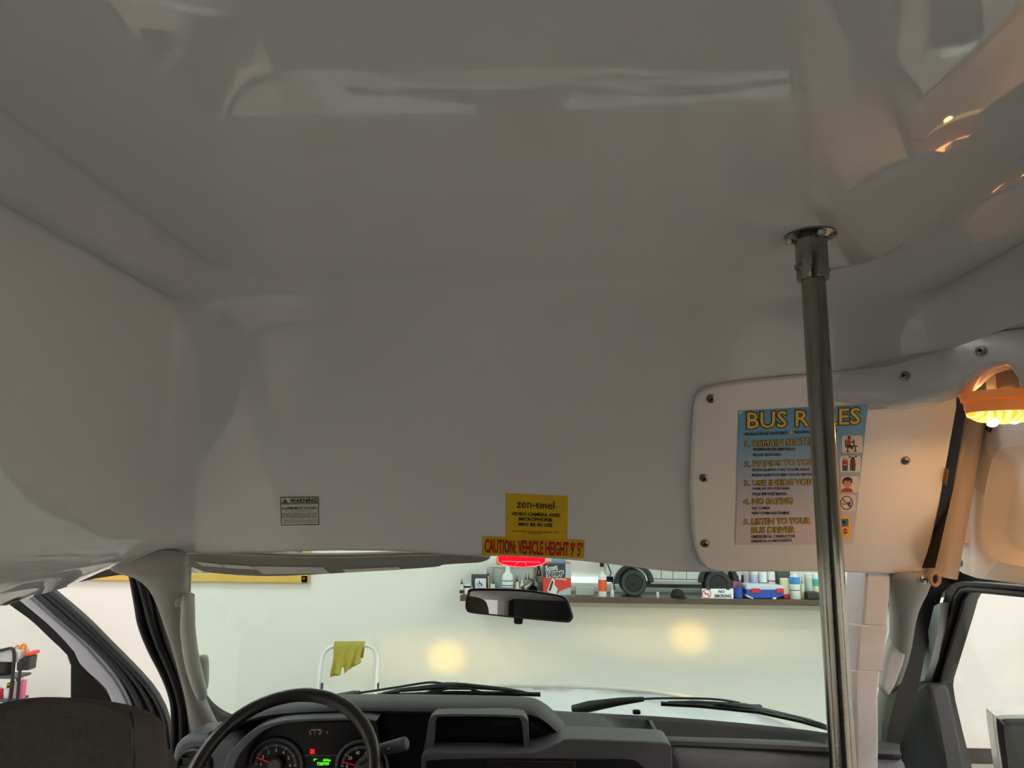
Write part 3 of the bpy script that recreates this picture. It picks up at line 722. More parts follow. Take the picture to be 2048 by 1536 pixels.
text(q, '724.267.5701', zq(800, 868, 905, 1055, 875, 912), pl, .0014, .0)
link('lettering', q, INK, t)

pl0 = shell_plane(1075, 1090); pl = (pl0[0]+facing(pl0)*.0012, pl0[1])
t = thing('height_sticker', 'long yellow vehicle height caution strip with red letters at windshield top', 'sticker', hit(1068, 1115, pl))
link('sheet', sheet([(965, 1073), (1169.5, 1081), (1168.5, 1117), (965, 1110.5)], pl), YEL, t)
q = MB(); text(q, 'CAUTION: VEHICLE HEIGHT 9\u2019 5\u201d', (970, 1078, 1104, 1166, 1085.5, 1112), pl, .0014, .03)
link('lettering', q, REDINK, t)

# ================================================================== RIGHT SIDE PANELS
def fp(h): return 1.642-.465*h                      # front wall y at height h
FPL = PL((0, fp(0)-.02, Z0), (1, fp(0)-.02, Z0), (0, fp(.2)-.02, Z0+.2))
FN = facing(FPL)
def screw(parent, p, n, r=.0085):
    q = MB(); q.lathe(p, [(r*1.15, 0), (r*1.15, .0015), (r*.85, .002), (r*.8, .005), (r*.5, .0065)], axis=n, seg=16)
    q.mi = 1; q.lathe(p+n*.0062, [(r*.42, 0), (r*.42, .0008)], axis=n, seg=6)
    return link('screw', q, [STEELD, VOID], parent)
out = [(1700, 742), (1605, 751), (1507, 760), (1438, 769), (1411, 778), (1395, 792), (1389, 811), (1384, 893), (1381, 972), (1384, 1054), (1389, 1095), (1400, 1123), (1414, 1138), (1438, 1145), (1616, 1145), (1692, 1146), (1826, 1151), (1842, 1147), (1853, 1136), (1880, 1010), (1915, 815), (1915, 742)]
t = thing('rules_panel', 'large pale access panel with rounded corners carrying the bus rules poster', 'panel', hit(1650, 1148, FPL))
link('panel_board', MB().prism(pxs(out, FPL), -FN*.02), GELS, t, bev=.006, bseg=3)
for p in ((1422, 797), (1408, 955), (1410, 1086), (1811, 921)): screw(t, hit(*p, FPL), FN)
q = MB().strip(pxs([(1890, 760), (1868, 980), (1840, 1136)], Yp(1.70)), pxs([(1942, 760), (1906, 980), (1870, 1136)], Yp(1.61)), (0, .01, 0)); link('shade_strip', q, mat('painted shade brown', (26, 22, 19), .6, spec=.2), t)  # dark strip painted in for the shaded left side of the pillar cover
link('latch_strip', MB().prism(pxs([(1889, 935), (1893, 935), (1888, 967), (1884, 966)], FPL), FN*.012), mat('brown latch', (130, 96, 66), .5), t, bev=.002)

# poster
pp = (FPL[0]+FN*.0015, FPL[1])
def C3(x, y): return (1370+x*.2734, 740+y*.2734)
def C3q(xl, tl, bl, xr, tr, br):
    return (1370+xl*.2734, 740+tl*.2734, 740+bl*.2734, 1370+xr*.2734, 740+tr*.2734, 740+br*.2734)
t = thing('bus_rules_poster', 'blue fading bus rules poster with yellow headings on the pale panel', 'poster', hit(1588, 1090, pp))
pm = bpy.data.materials.new('poster print'); pm.use_nodes = True; nt = pm.node_tree; bs = nt.nodes['Principled BSDF']; bs.inputs['Roughness'].default_value = .3
tc = nt.nodes.new('ShaderNodeTexCoord'); sp = nt.nodes.new('ShaderNodeSeparateXYZ'); rp = nt.nodes.new('ShaderNodeValToRGB')
nt.links.new(tc.outputs['Generated'], sp.inputs[0]); nt.links.new(sp.outputs['Z'], rp.inputs[0]); nt.links.new(rp.outputs[0], bs.inputs['Base Color'])
e = rp.color_ramp.elements; e[0].position = .12; e[0].color = lin((232, 214, 216))+(1,); e[1].position = .98; e[1].color = lin((96, 168, 214))+(1,)
e2 = e.new(.5); e2.color = lin((176, 190, 208))+(1,); e3 = e.new(.78); e3.color = lin((118, 172, 206))+(1,)
link('poster_sheet', sheet([C3(393, 300), C3(1340, 250), C3(1232, 1268), C3(370, 1280)], pp), pm, t)
HY = mat('heading yellow', (250, 205, 50), .4)
qa, qb, qs = MB(), MB(), MB()
for s, q, b in (('BUS RULES', (455, 310, 428, 1278, 276, 392), .07), ('1.', (440, 522, 561, 472, 521, 560), .05), ('REMAIN SEATED', (500, 517, 560, 953, 497, 546), .05), ('2.', (439, 670, 708, 480, 669, 707), .05),
                ('HANDS TO YOURSELF', (500, 667, 706, 1103, 648, 690), .05), ('3.', (434, 810, 846, 473, 809, 845), .05), ('USE INSIDE VOICES', (497, 807, 846, 1008, 795, 836), .05), ('4.', (430, 944, 983, 471, 943, 982), .05),
                ('NO EATING', (494, 940, 981, 786, 937, 978), .05), ('5.', (430, 1092, 1128, 471, 1091, 1127), .05), ('LISTEN TO YOUR', (490, 1087, 1130, 915, 1080, 1121), .05), ('BUS DRIVER', (487, 1152, 1193, 801, 1145, 1186), .05)):
    qa, qb = MB(), MB(); text(qa, s, C3q(*q), pp, .0008, .055 if b > .06 else .05); text(qb, s, C3q(*q), pp, .0014, .012 if b > .06 else -.004); link('heading', qb, HY, t); link('heading_outline', qa, INK, t)
for s, q in (('REGLAS EN EL AUTOB\u00daS', (438, 456, 478, 748, 441, 467)), ('REGRAS DO \u00d4NIBUS', (803, 441, 464, 1112, 425, 450)), ('PERMANECER SENTADO', (500, 571, 590, 805, 567, 586)), ('FIQUE SENTADO', (498, 612, 633, 703, 608, 629)),
             ('ESTAR QUIETO Y NO TOCAR NADA', (493, 722, 742, 913, 716, 737)), ('FIQUE QUIETO E SEM TOCAR EM NADA', (490, 760, 781, 965, 752, 772)), ('HABLAR EN VOZ BAJA', (497, 858, 880, 765, 855, 877)), ('FALE EM VOZ BAIXA', (495, 895, 916, 743, 893, 914)),
             ('NO COMER', (490, 1000, 1020, 620, 998, 1018)), ('N\u00c3O COMA NO \u00d4NIBUS', (490, 1030, 1056, 763, 1028, 1054)), ('OBEDECER AL CONDUCTOR', (483, 1208, 1229, 805, 1203, 1224)), ('OBEDE\u00c7A AO MOTORISTA', (482, 1242, 1265, 783, 1236, 1258))):
    qs = MB(); text(qs, s, C3q(*q), pp, .0012, .028); link('small_lettering', qs, INK, t)
qb = MB(); flat(qb, circ(*C3(776, 455), 3, 3, 14), pp, .0012); link('yellow_dot', qb, HY, t)
PW = mat('pictogram tile', (240, 226, 214), .4); SK1 = mat('brown skin print', (120, 74, 50), .5); SK2 = mat('light skin print', (226, 160, 124), .5)
PR = mat('print red', (196, 50, 46), .5); PB = mat('print teal', (60, 120, 140), .5); PG = mat('print green', (70, 84, 60), .5)
def pict(x0, y0, x1, y1, shapes, tilem=PW, r=18):
    q = MB(); flat(q, [C3(*p) for p in rrect(x0, y0, x1, y1, r)], pp, .0008); o = link('pictogram', q, tilem, t)
    byn = {}
    for mm, pts, off in shapes:
        if mm not in byn: byn[mm] = MB()
        flat(byn[mm], [C3(*p) for p in pts], pp, .001+off*.0002)
    for mm, q in byn.items(): link('drawing', q, mm, o)
def bar(x0, y0, x1, y1, w_):
    d = Vector((x1-x0, y1-y0)).normalized(); n = Vector((-d.y, d.x))*w_
    return [(x0-n.x, y0-n.y), (x1-n.x, y1-n.y), (x1+n.x, y1+n.y), (x0+n.x, y0+n.y)]
pict(1145, 478, 1299, 605, [(PG, bar(1172, 508, 1176, 560, 6), 0), (PG, bar(1172, 560, 1232, 562, 6), 0), (PG, bar(1232, 510, 1236, 560, 6), 0), (INK, bar(1190, 565, 1188, 596, 4), 0), (INK, bar(1175, 597, 1205, 597, 3), 0), (INK, bar(1245, 560, 1243, 592, 4), 0), (INK, bar(1228, 556, 1262, 556, 4), 0), (INK, bar(1230, 594, 1258, 594, 3), 0),
     (PR, [(1184, 508), (1204, 505), (1212, 530), (1208, 556), (1182, 556)], 1), (INK, [(1186, 548), (1222, 548), (1226, 578), (1212, 580), (1208, 562), (1186, 562)], 2), (SK1, circ(1199, 496, 11, 12, 14), 2), (INK, circ(1199, 490, 11, 9, 12, 180, 360), 3), (SK1, bar(1205, 520, 1226, 528, 4), 3)])
sh = []
for cx, sk, hr, shirt in ((1170, SK2, HY, PR), (1226, SK1, INK, mat('print plum', (130, 50, 60), .5))):
    sh += [(INK, [(cx-20, 690), (cx-16, 652), (cx+16, 652), (cx+20, 690), (cx+18, 736), (cx-18, 736)], 0), (shirt, [(cx-14, 664), (cx+14, 664), (cx+17, 700), (cx-17, 700)], 1), (PB, bar(cx-8, 702, cx-9, 734, 5), 2), (PB, bar(cx+8, 702, cx+9, 734, 5), 2), (sk, circ(cx, 650, 13, 13, 14), 3), (hr, circ(cx, 643, 15, 10, 12, 180, 360), 4), (sk, bar(cx-14, 690, cx+12, 692, 4), 3)]
sh += [(INK, circ(1205, 634, 8, 6, 10), 0), (INK, circ(1250, 632, 8, 6, 10), 0)]
pict(1132, 626, 1284, 746, sh)
pict(1136, 776, 1274, 894, [(PR, [(1140, 892), (1146, 872), (1172, 862), (1202, 862), (1222, 874), (1226, 892)], 0), (SK2, [(1176, 850), (1196, 850), (1198, 866), (1174, 866)], 1), (SK2, circ(1187, 826, 30, 34, 20), 1), (mat('print hair', (62, 38, 32), .5), [(1150, 830), (1152, 800), (1168, 784), (1196, 780), (1218, 792), (1224, 822), (1216, 826), (1208, 806), (1190, 812), (1170, 806), (1160, 816), (1158, 838)], 2), (INK, circ(1176, 822, 3, 4, 8), 2), (INK, circ(1200, 822, 3, 4, 8), 2), (PR, bar(1180, 846, 1196, 845, 2), 2)])
ring = []
pur = mat('print plum grey', (110, 84, 96), .5)
for k in range(24):
    a0, a1 = R(k*15), R(k*15+15); ring.append((pur, [(1180+r_*math.cos(a), 970+r_*1.1*math.sin(a)) for r_, a in ((47, a0), (47, a1), (40, a1), (40, a0))], 2))
pict(1118, 910, 1248, 1034, ring+[(pur, bar(1148, 940, 1212, 1004, 4), 2), (NAVY, [(1186, 966), (1212, 964), (1206, 996), (1192, 997)], 0), (NAVY, bar(1204, 964, 1208, 948, 2), 0), (HY, [(1150, 970), (1160, 962), (1172, 968), (1172, 990), (1150, 990)], 0), (pur, bar(1148, 980, 1174, 980, 3), 1)])
pict(1118, 1062, 1210, 1228, [(PB, [(1130, 1090), (1194, 1088), (1194, 1142), (1130, 1146)], 0), (INK, circ(1165, 1116, 16, 16, 14), 1), (SK1, circ(1166, 1124, 13, 12, 14), 2), (PR, circ(1172, 1178, 16, 22, 14), 1), (PW, bar(1162, 1178, 1184, 1172, 3), 2)], HY, 30)
q = MB(); flat(q, [C3(393, 300), C3(425, 298), C3(395, 330)], pp, .0016); link('curled_corner', q, mat('paper back', (225, 225, 225), .5), t)

# valance over the passenger door
VPL = PL((.585, 1.58, 2), (.885, 1.23, 2), (.585, 1.58, 3))
VN = facing(VPL)
up = smoothpoly([(1640, 748), (1690, 742), (1747, 735), (1800, 726), (1857, 710), (1943, 683), (2001, 664), (2048, 657), (2120, 652), (2200, 648), (2420, 640)], 4)
lo = smoothpoly([(1640, 806), (1690, 806), (1735, 806), (1756, 808), (1780, 817), (1803, 817), (1868, 804), (1920, 789), (1943, 778), (1975, 750), (2005, 738), (2022, 737), (2033, 744), (2050, 772), (2075, 800), (2200, 808), (2420, 830)], 4)
def px_on(pl_pts, n): return resample([(p[0], p[1]) for p in pl_pts], n)
A_ = []; B_ = []
NV = 48
def at_x(poly, x):
    for a, b in zip(poly, poly[1:]):
        if a.x <= x <= b.x: return a.y+(b.y-a.y)*(x-a.x)/max(1e-6, b.x-a.x)
    return poly[-1].y
rows = []
xsamp = [1640+(2410-1640)*i/96 for i in range(97)]
t = thing('valance', 'grey white moulded valance with scalloped lower edge above the passenger door', 'valance', hit(1850, 810, VPL))
q = MB()
prof = [(0.0, .0), (.03, .018), (.10, .026), (.5, .03), (.86, .03), (.95, .022), (1.0, .0), (1.0, -.02)]
for fr_, off in prof:
    rows.append([hit(x, at_x(up, x)+(at_x(lo, x)-at_x(up, x))*fr_, VPL)+VN*off for x in xsamp])
rows = [[r_-VN*.05+Vector((0, 0, .05)) for r_ in rows[0]], [r_-VN*.012+Vector((0, 0, .02)) for r_ in rows[0]]]+rows
q.grid(rows)
link('board', q, GEL, t, smooth=70)
for p in ((1810, 752), (1963, 702)): screw(t, hit(*p, (VPL[0]+VN*.03, VPL[1])), VN)

# round pillar cover
pa, pb = hit(1941, 800, Yp(1.66)), hit(1878, 1150, Yp(1.70))
q = MB()
for rr_, nm in ((.034, 0),): q.tube([pa+Vector((.02, .0, .25)), pa, pa.lerp(pb, .5), pb], .036, 24)
one('pillar_cover', q, mat('pillar vinyl', (196, 180, 164), .3), 'tall rounded pillar cover between rules panel and door panel', 'pillar cover', smooth=60)
# door head panel with dish
HPL = PL((.99, 1.70, 2.1), (1.01, .6, 2.1), (.995, 1.68, 2.4)); HN = facing(HPL)
t = thing('door_head_panel', 'pale moulded panel with dished centre above the passenger door window', 'panel', hit(2010, 1165, HPL))
outl = [(1971, 845), (1907, 1120), (1909, 1134), (1925, 1146), (1953, 1156), (2048, 1169), (2200, 1190), (2260, 1198), (2260, 820), (2000, 820)]
# grid with dish: param in plane coords
e1 = (hit(2048, 1000, HPL)-hit(1960, 1000, HPL)).normalized(); e2 = HN.cross(e1).normalized()
dish = smoothpoly([(2140, 900), (2040, 893), (1998, 905), (1982, 935), (1962, 1040), (1962, 1085), (1974, 1106), (2000, 1120), (2048, 1131), (2140, 1145), (2210, 1140), (2230, 1100), (2235, 960), (2210, 905)], 12, closed=True)
dp = [hit(p.x, p.y, HPL) for p in dish]
cen = sum(dp, Vector())/len(dp)
op = smoothpoly(outl, 1, closed=True)
od = []
for p in dp:      # outer boundary by ray from centre through dish point
    d = (p-cen); best = None
    for a, b in zip(outl, outl[1:]+outl[:1]):
        A3, B3 = hit(*a, HPL), hit(*b, HPL)
        dx, dy = d.dot(e1), d.dot(e2); ax, ay = (A3-cen).dot(e1), (A3-cen).dot(e2); bx_, by = (B3-cen).dot(e1), (B3-cen).dot(e2)
        den = dx*(by-ay)-dy*(bx_-ax)
        if abs(den) < 1e-9: continue
        s_ = (ax*(by-ay)-ay*(bx_-ax))/den; u_ = (ax*dy-ay*dx)/den
        if s_ > 1 and -1e-6 <= u_ <= 1+1e-6: best = s_ if best is None else min(best, s_)
    od.append(cen+d*(best or 1.3))
rings = [[p-HN*.03 for p in od], od, [p.lerp(o_, .06) for p, o_ in zip(dp, od)], [p-HN*.004 for p in dp]]
for k, dep in ((.95, .012), (.86, .026), (.80, .032), (.76, .034), (.4, .034), (.02, .034)): rings.append([cen+(p-cen)*k-HN*dep for p in dp])
q = MB(); n = len(dp)
q.add([p for r_ in rings for p in r_], [(i*n+k, i*n+(k+1) % n, (i+1)*n+(k+1) % n, (i+1)*n+k) for i in range(len(rings)-1) for k in range(n)]+[[(len(rings)-1)*n+k for k in range(n)]])
link('panel_board', q, GELS, t, smooth=50)
for p in ((1979, 856), (1921, 1125)): screw(t, hit(*p, HPL), HN)
q = MB(); flat(q, [(2008, 1143), (2060, 1150), (2060, 1168), (2008, 1160)], HPL, .001); link('label_patch', q, mat('paler patch', (236, 232, 224), .3), t)

# lamp
LY = 1.34
lc = hit(2010, 820, Yp(LY))
LPL = Yp(LY)
t = thing('courtesy_lamp', 'glowing amber courtesy lamp with clear lens under the scalloped valance', 'lamp', lc)
def lamp_ring(px_half, z, dy): return [Vector((lc.x+px_half*math.cos(2*math.pi*k/28), lc.y+dy*math.sin(2*math.pi*k/28), z)) for k in range(28)]
zc = lambda py: hit(2012, py, LPL).z
hw = 73/F*LY
q = MB().loft([lamp_ring(hw*.97, zc(826), .045), lamp_ring(hw*.95, zc(832), .047), lamp_ring(hw*.7, zc(842), .036), lamp_ring(hw*.3, zc(846), .02)])
lensm = bpy.data.materials.new('amber lens'); lensm.use_nodes = True; nt = lensm.node_tree; bs = nt.nodes['Principled BSDF']
bs.inputs['Base Color'].default_value = (.9, .55, .12, 1); bs.inputs['Roughness'].default_value = .1
wv = nt.nodes.new('ShaderNodeTexWave'); wv.inputs['Scale'].default_value = 24; wv.inputs['Distortion'].default_value = 5; tc = nt.nodes.new('ShaderNodeTexCoord')
rp = nt.nodes.new('ShaderNodeValToRGB'); rp.color_ramp.elements[0].color = (.85, .42, .03, 1); rp.color_ramp.elements[1].color = (1, .8, .25, 1)
nt.links.new(tc.outputs['Object'], wv.inputs[0]); nt.links.new(wv.outputs['Fac'], rp.inputs[0]); nt.links.new(rp.outputs[0], bs.inputs['Emission Color']); bs.inputs['Emission Strength'].default_value = 1.5
link('lens', q, lensm, t)
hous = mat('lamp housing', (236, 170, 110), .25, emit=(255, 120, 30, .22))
q = MB().loft([lamp_ring(hw*.98, zc(826), .045), lamp_ring(hw, zc(816), .05), lamp_ring(hw*1.0, zc(806), .052), lamp_ring(hw*.98, zc(803), .05)]); link('bezel', q, hous, t)
q = MB().loft([lamp_ring(hw*1.05, zc(803), .055), lamp_ring(hw*1.08, zc(788), .06), lamp_ring(hw*1.08, zc(786), .06)]); link('base', q, hous, t)
q = MB().box((lc.x, lc.y, (zc(786)+2.61)/2), (.04, .03, 2.61-zc(786))); link('bracket', q, GREYPL, t)
BULB = mat('bulb glow', (255, 240, 190), .5, emit=(255, 226, 150, 14))
for px, py in ((1983, 834), (2027, 828)):
    p = hit(px, py, Yp(LY-.012)); q = MB().lathe(p+Vector((0, .0, -.006)), [(.003, 0), (.008, .003), (.0105, .006), (.007, .010), (.002, .012)], axis=(0, -.5, -.85), seg=14)
    link('bulb', q, BULB, t)
l = bpy.data.lights.new('courtesy_light', 'AREA'); l.shape = 'DISK'; l.size = .09; l.energy = 1.1; l.color = (1, .48, .17)
lo_ = bpy.data.objects.new('courtesy_light', l); lo_.location = (lc.x, lc.y, zc(852)); COL.objects.link(lo_)
l = bpy.data.lights.new('courtesy_glow', 'AREA'); l.shape = 'DISK'; l.size = .08; l.energy = .1; l.color = (1, .45, .16)
lo_ = bpy.data.objects.new('courtesy_glow', l); lo_.location = (lc.x, lc.y+.02, zc(784)); lo_.rotation_euler = (R(180), 0, 0); COL.objects.link(lo_)

# ================================================================== WINDSHIELD
WPL = PL((0, 1.86, 2.20), (1, 1.86, 2.20), (0, 2.42, 1.62)); WN = facing(WPL)
gl = smoothpoly([(366, 1090), (372, 1140), (372, 1200), (376, 1320), (392, 1385), (412, 1425), (450, 1447), (700, 1452), (1200, 1460), (1655, 1480), (1800, 1480), (1815, 1300), (1800, 1090)], 1, closed=False)
struct('window_3', MB().prism(pxs([(p.x, p.y) for p in gl], WPL), -WN*.006), WINDSHIELD, smooth=0)
# rubber gasket on the driver side and passenger side
A_ = smoothpoly([(374, 1128), (372.5, 1165), (370, 1200), (371, 1300), (384, 1370), (400, 1410), (418, 1433), (446, 1449), (475, 1452)], 4)
B_ = smoothpoly([(378, 1128), (376.5, 1165), (376, 1200), (379, 1300), (392, 1368), (410, 1402), (428, 1422), (452, 1437), (475, 1444)], 4)
pg = (WPL[0]+WN*.004, WPL[1])
one('windshield_gasket', MB().strip(pxs([tuple(p) for p in A_], pg), pxs([tuple(p) for p in B_], pg), -WN*.02), RUBBER, 'black rubber gasket along the driver side edge of the windshield', 'gasket')
# etched mark
q = MB()
for k in range(16):
    a = R(k*22.5); flat(q, circ(1066+8*math.cos(a), 1406+4*math.sin(a), .7, .6, 6), WPL, .002)
for k in range(5): flat(q, circ(1061+k*2.6, 1406, .8, .7, 6), WPL, .002)
for k in range(4): flat(q, circ(1060+k*3.6, 1413, .6, .5, 6), WPL, .002)
one('windshield_stamp', q, INK, 'tiny dotted oval stamp at the bottom centre of the windshield', 'stamp')

# A-pillar trims ------------------------------------------------------
def pillar(name, sections, label, m_=GREYPL):
    rings = []
    for (pxl, pxr, py, y, dep) in sections:
        a = hit(pxl, py, Yp(y)); b = hit(pxr, py, Yp(y)); n = Vector((0, 1, 0)); bul = -dep*.45
        rings.append([a, a.lerp(b, .12)+Vector((0, bul*.6, 0)), a.lerp(b, .35)+Vector((0, bul, 0)), a.lerp(b, .7)+Vector((0, bul*.9, 0)), b.lerp(a, .08)+Vector((0, bul*.4, 0)), b, b+Vector((0, dep, 0)), a+Vector((0, dep, 0))])
    return MB().loft(rings)
t = thing('pillar_trim', 'grey moulded trim on the driver side windshield pillar with a grab handle', 'pillar trim', hit(390, 1470, Yp(2.1)))
secs = [(205, 371, 1096, 1.66, .05), (212, 371, 1120, 1.66, .05), (208, 371, 1136, 1.665, .05), (222, 370, 1146, 1.67, .05), (264, 370, 1153, 1.67, .05), (297, 369, 1175, 1.70, .05), (315, 367, 1214, 1.75, .05), (330, 366, 1258, 1.80, .05), (341, 368, 1279, 1.83, .05), (351, 374, 1315, 1.87, .05), (361, 384, 1353, 1.92, .05), (371, 398, 1392, 1.97, .05), (375, 415, 1430, 2.03, .05), (377, 440, 1466, 2.08, .05), (377, 452, 1500, 2.1, .05)]
link('trim_cover', pillar('x', secs, ''), GREYPL, t, smooth=60, sub=1)
hp = smoothpoly([hit(*p, Yp(y)) for p, y in (((377, 1192), 1.70), ((376, 1215), 1.69), ((376, 1260), 1.71), ((382, 1310), 1.74), ((391, 1350), 1.78), ((400, 1380), 1.83), ((404, 1391), 1.86))], 5)
N_ = len(hp)
link('grab_handle', MB().tube(hp, [.010+.004*math.sin(math.pi*i/(N_-1))+.003 for i in range(N_)], 14), mat('handle plastic', (176, 178, 172), .35), t, smooth=70)
q = pillar('x', [(395, 408, 1310, 1.90, .02), (396, 412, 1316, 1.9, .03), (398, 412, 1345, 1.92, .03), (400, 411, 1372, 1.95, .03), (404, 409, 1388, 1.96, .02)], '')
link('handle_mount', q, GREYPL, t, smooth=60, sub=1)
link('handle_mount', MB().box(hit(370, 1200, Yp(1.74)), (.03, .05, .03)), GREYPL, t, bev=.008)
# door side weatherstrip of driver pillar
A_ = smoothpoly([(262, 1150), (272, 1205), (279, 1246), (297, 1294), (324, 1347), (340, 1389), (346, 1430), (345, 1505), (345, 1545)], 4)
B_ = smoothpoly([(290, 1160), (312, 1199), (326, 1246), (341, 1300), (360, 1356), (372, 1400), (379, 1440), (381, 1505), (381, 1545)], 4)
n = len(A_); ys = [1.72+.42*i/(n-1) for i in range(n)]
q = MB(); q.strip([hit(p.x, p.y, Yp(y)) for p, y in zip(A_, ys)], [hit(p.x, p.y, Yp(y)) for p, y in zip(B_, ys)], (0, .03, 0))
t = thing('door_seal', 'black door seal running down the driver side pillar', 'door seal', hit(345, 1545, Yp(2.14)))
link('seal_channel', q, BLACK, t)
link('seal_lip', MB().tube([hit(p.x+2, p.y, Yp(y-.01)) for p, y in zip(A_, ys)], .008, 10), RUBBER, t)
link('seal_lip', MB().tube([hit((p.x+o_.x)/2+2, p.y, Yp(y-.008)) for p, o_, y in zip(A_, B_, ys)], .010, 10), RUBBER, t)

link('header_strip', MB().strip(pxs([(135, 1158), (190, 1144), (240, 1134), (292, 1138)], Yp(1.74)), pxs([(135, 1169), (190, 1157), (240, 1150), (292, 1153)], Yp(1.74)), (0, .02, 0)), BLACK, t)
# passenger side pillar trim
t = thing('pillar_trim', 'grey moulded trim on the passenger side pillar behind the white post', 'pillar trim', hit(1775, 1500, Yp(2.2)))
secs = [(1784, 1868, 1140, 1.68, .05), (1785, 1866, 1160, 1.69, .05), (1785, 1860, 1184, 1.71, .05), (1787, 1835, 1222, 1.76, .05), (1790, 1828, 1270, 1.83, .05), (1786, 1819, 1317, 1.9, .05), (1774, 1801, 1365, 1.97, .05), (1762, 1786, 1407, 2.03, .05), (1758, 1779, 1466, 2.1, .05), (1756, 1778, 1512, 2.14, .05)]
link('trim_cover', pillar('x', secs, ''), GREYPL, t, smooth=60, sub=1)
gp = [(1790, 1258), (1816, 1300), (1808, 1330), (1792, 1372), (1778, 1396), (1762, 1375), (1772, 1320)]
link('grab_handle', MB().prism(pxs(gp, Yp(1.86)), (0, .03, 0)), mat('handle plastic', (176, 178, 172), .35), t, bev=.008, bseg=3)
screw(t, hit(1846, 1159, Yp(1.667)), Vector((0, -1, .1)).normalized(), .009)
pr = [hit(x, y, Yp(1.66)) for x, y in circ(1870, 1158, 9, 13, 14)]
link('trim_end_rim', MB().tube(pr, .004, 8, closed=True), mat('orange lit rim', (190, 150, 120), .4), t)  # amber lamp light is put into the rim colour

# ================================================================== PASSENGER DOOR
DPL = PL((1.02, 1.80, 2), (1.06, .8, 2), (1.03, 1.8, 1.2)); DN = facing(DPL)
def dpx(pts): return pxs([tuple(p) for p in pts], DPL)
dd = thing('door_2', 'x', 'x', hit(1960, 1500, DPL)); del dd['label']; del dd['category']; dd['kind'] = 'structure'
inner = [(2300, 1214), (2048, 1193), (1975, 1186), (1945, 1184), (1935, 1187), (1928, 1200), (1920, 1230), (1902, 1290), (1882, 1356), (1880, 1370), (1884, 1400), (1900, 1470), (1916, 1534), (1925, 1570)]
outer = [(2300, 1200), (2048, 1173), (1975, 1166), (1920, 1163), (1902, 1168), (1890, 1184), (1880, 1222), (1858, 1290), (1838, 1350), (1834, 1372), (1836, 1400), (1845, 1470), (1856, 1534), (1862, 1570)]
mid = [((a[0]*.45+b[0]*.55), (a[1]*.45+b[1]*.55)) for a, b in zip(inner, outer)]
link('window_frame', MB().strip(dpx(inner), dpx(mid), -DN*.035), RUBBER, dd, bev=.004)
link('door_frame', MB().strip(dpx(mid), dpx(outer), -DN*.05), BLACK, dd, bev=.006)
link('glass_run', MB().tube([p+DN*.006 for p in dpx([((a[0]*.8+b[0]*.2), (a[1]*.8+b[1]*.2)) for a, b in zip(inner, outer)])], .006, 8), BLACK, dd)
link('header_seal', MB().strip(pxs([(1893, 1122), (1930, 1138), (1975, 1150), (2048, 1160), (2300, 1188)], (DPL[0]-DN*.05, DPL[1])), pxs([(1880, 1195), (1902, 1176), (1975, 1172), (2048, 1180), (2300, 1206)], (DPL[0]-DN*.05, DPL[1])), -DN*.02), BLACK, dd)
o = link('pane', MB().prism(dpx([(2300, 1214), (2048, 1193), (1945, 1184), (1928, 1200), (1882, 1356), (1880, 1370), (1916, 1534), (1925, 1570), (2300, 1570)]), -DN*.004), SIDEGLASS, dd, smooth=0)
link('painted_strip', MB().strip(pxs([(1868, 1212), (1856, 1262), (1842, 1320), (1830, 1366)], (DPL[0]+DN*.03, DPL[1])), pxs([(1882, 1205), (1876, 1262), (1862, 1320), (1848, 1362)], (DPL[0]+DN*.03, DPL[1])), -DN*.02), mat('grey blue paint', (150, 156, 162), .3), dd)
link('sail_panel', MB().prism(pxs([(1777, 1512), (1800, 1440), (1830, 1378), (1850, 1364), (1858, 1372), (1872, 1440), (1892, 1550), (1777, 1550)], (DPL[0]+DN*.045, DPL[1])), -DN*.05), DASHD, dd, bev=.01)
link('lower_panel', MB().box((1.06, 1.3, 1.25), (.06, 1.3, .75)), DASHG, dd, bev=.01)
# black pillar behind passenger trim
q = MB().prism(pxs([(1852, 1140), (1905, 1132), (1906, 1170), (1885, 1185), (1848, 1320), (1838, 1372), (1790, 1520), (1772, 1520), (1775, 1460), (1800, 1360), (1826, 1280), (1832, 1222), (1858, 1180)], Yp(1.95)), (0, .03, 0))
struct('trim_2', q, BLACK)

# exterior mirror
EPL = PL((1.3, 2.05, 1.8), (1.55, 1.98, 1.8), (1.3, 2.05, 2.1)); EN = facing(EPL)
t = thing('door_mirror', 'black door mirror with pale chrome rim outside the passenger window', 'door mirror', hit(2070, 1600, EPL))
mo = [(1996, 1431), (2040, 1429), (2110, 1430), (2126, 1440), (2134, 1600), (2120, 1660), (2030, 1660), (2014, 1620), (1987, 1446)]
mo = [tuple(p) for p in smoothpoly(mo, 4, closed=True)]
cx_, cy_ = 2062, 1545
link('rim', MB().prism(pxs(mo, EPL), -EN*.06), mat('pale chrome', (212, 214, 206), .2, metal=.4), t, bev=.012, bseg=3)
inn = [(cx_+(x-cx_)*.90, cy_+(y-cy_)*.93) for x, y in mo]
link('mirror_glass', MB().prism([p+EN*.004 for p in pxs(inn, EPL)], -EN*.004), mat('dark mirror glass', (74, 78, 78), .02, metal=1), t)
link('inner_bezel', MB().strip([p+EN*.004 for p in pxs(inn+inn[:1], EPL)], [p+EN*.006 for p in pxs([(cx_+(x-cx_)*.82, cy_+(y-cy_)*.89) for x, y in inn+inn[:1]], EPL)], -EN*.002), BLACK, t)
link('bracket', MB().tube([hit(2100, 1600, EPL), Vector((1.08, 2.0, 1.5))], .02, 10), BLACK, t)

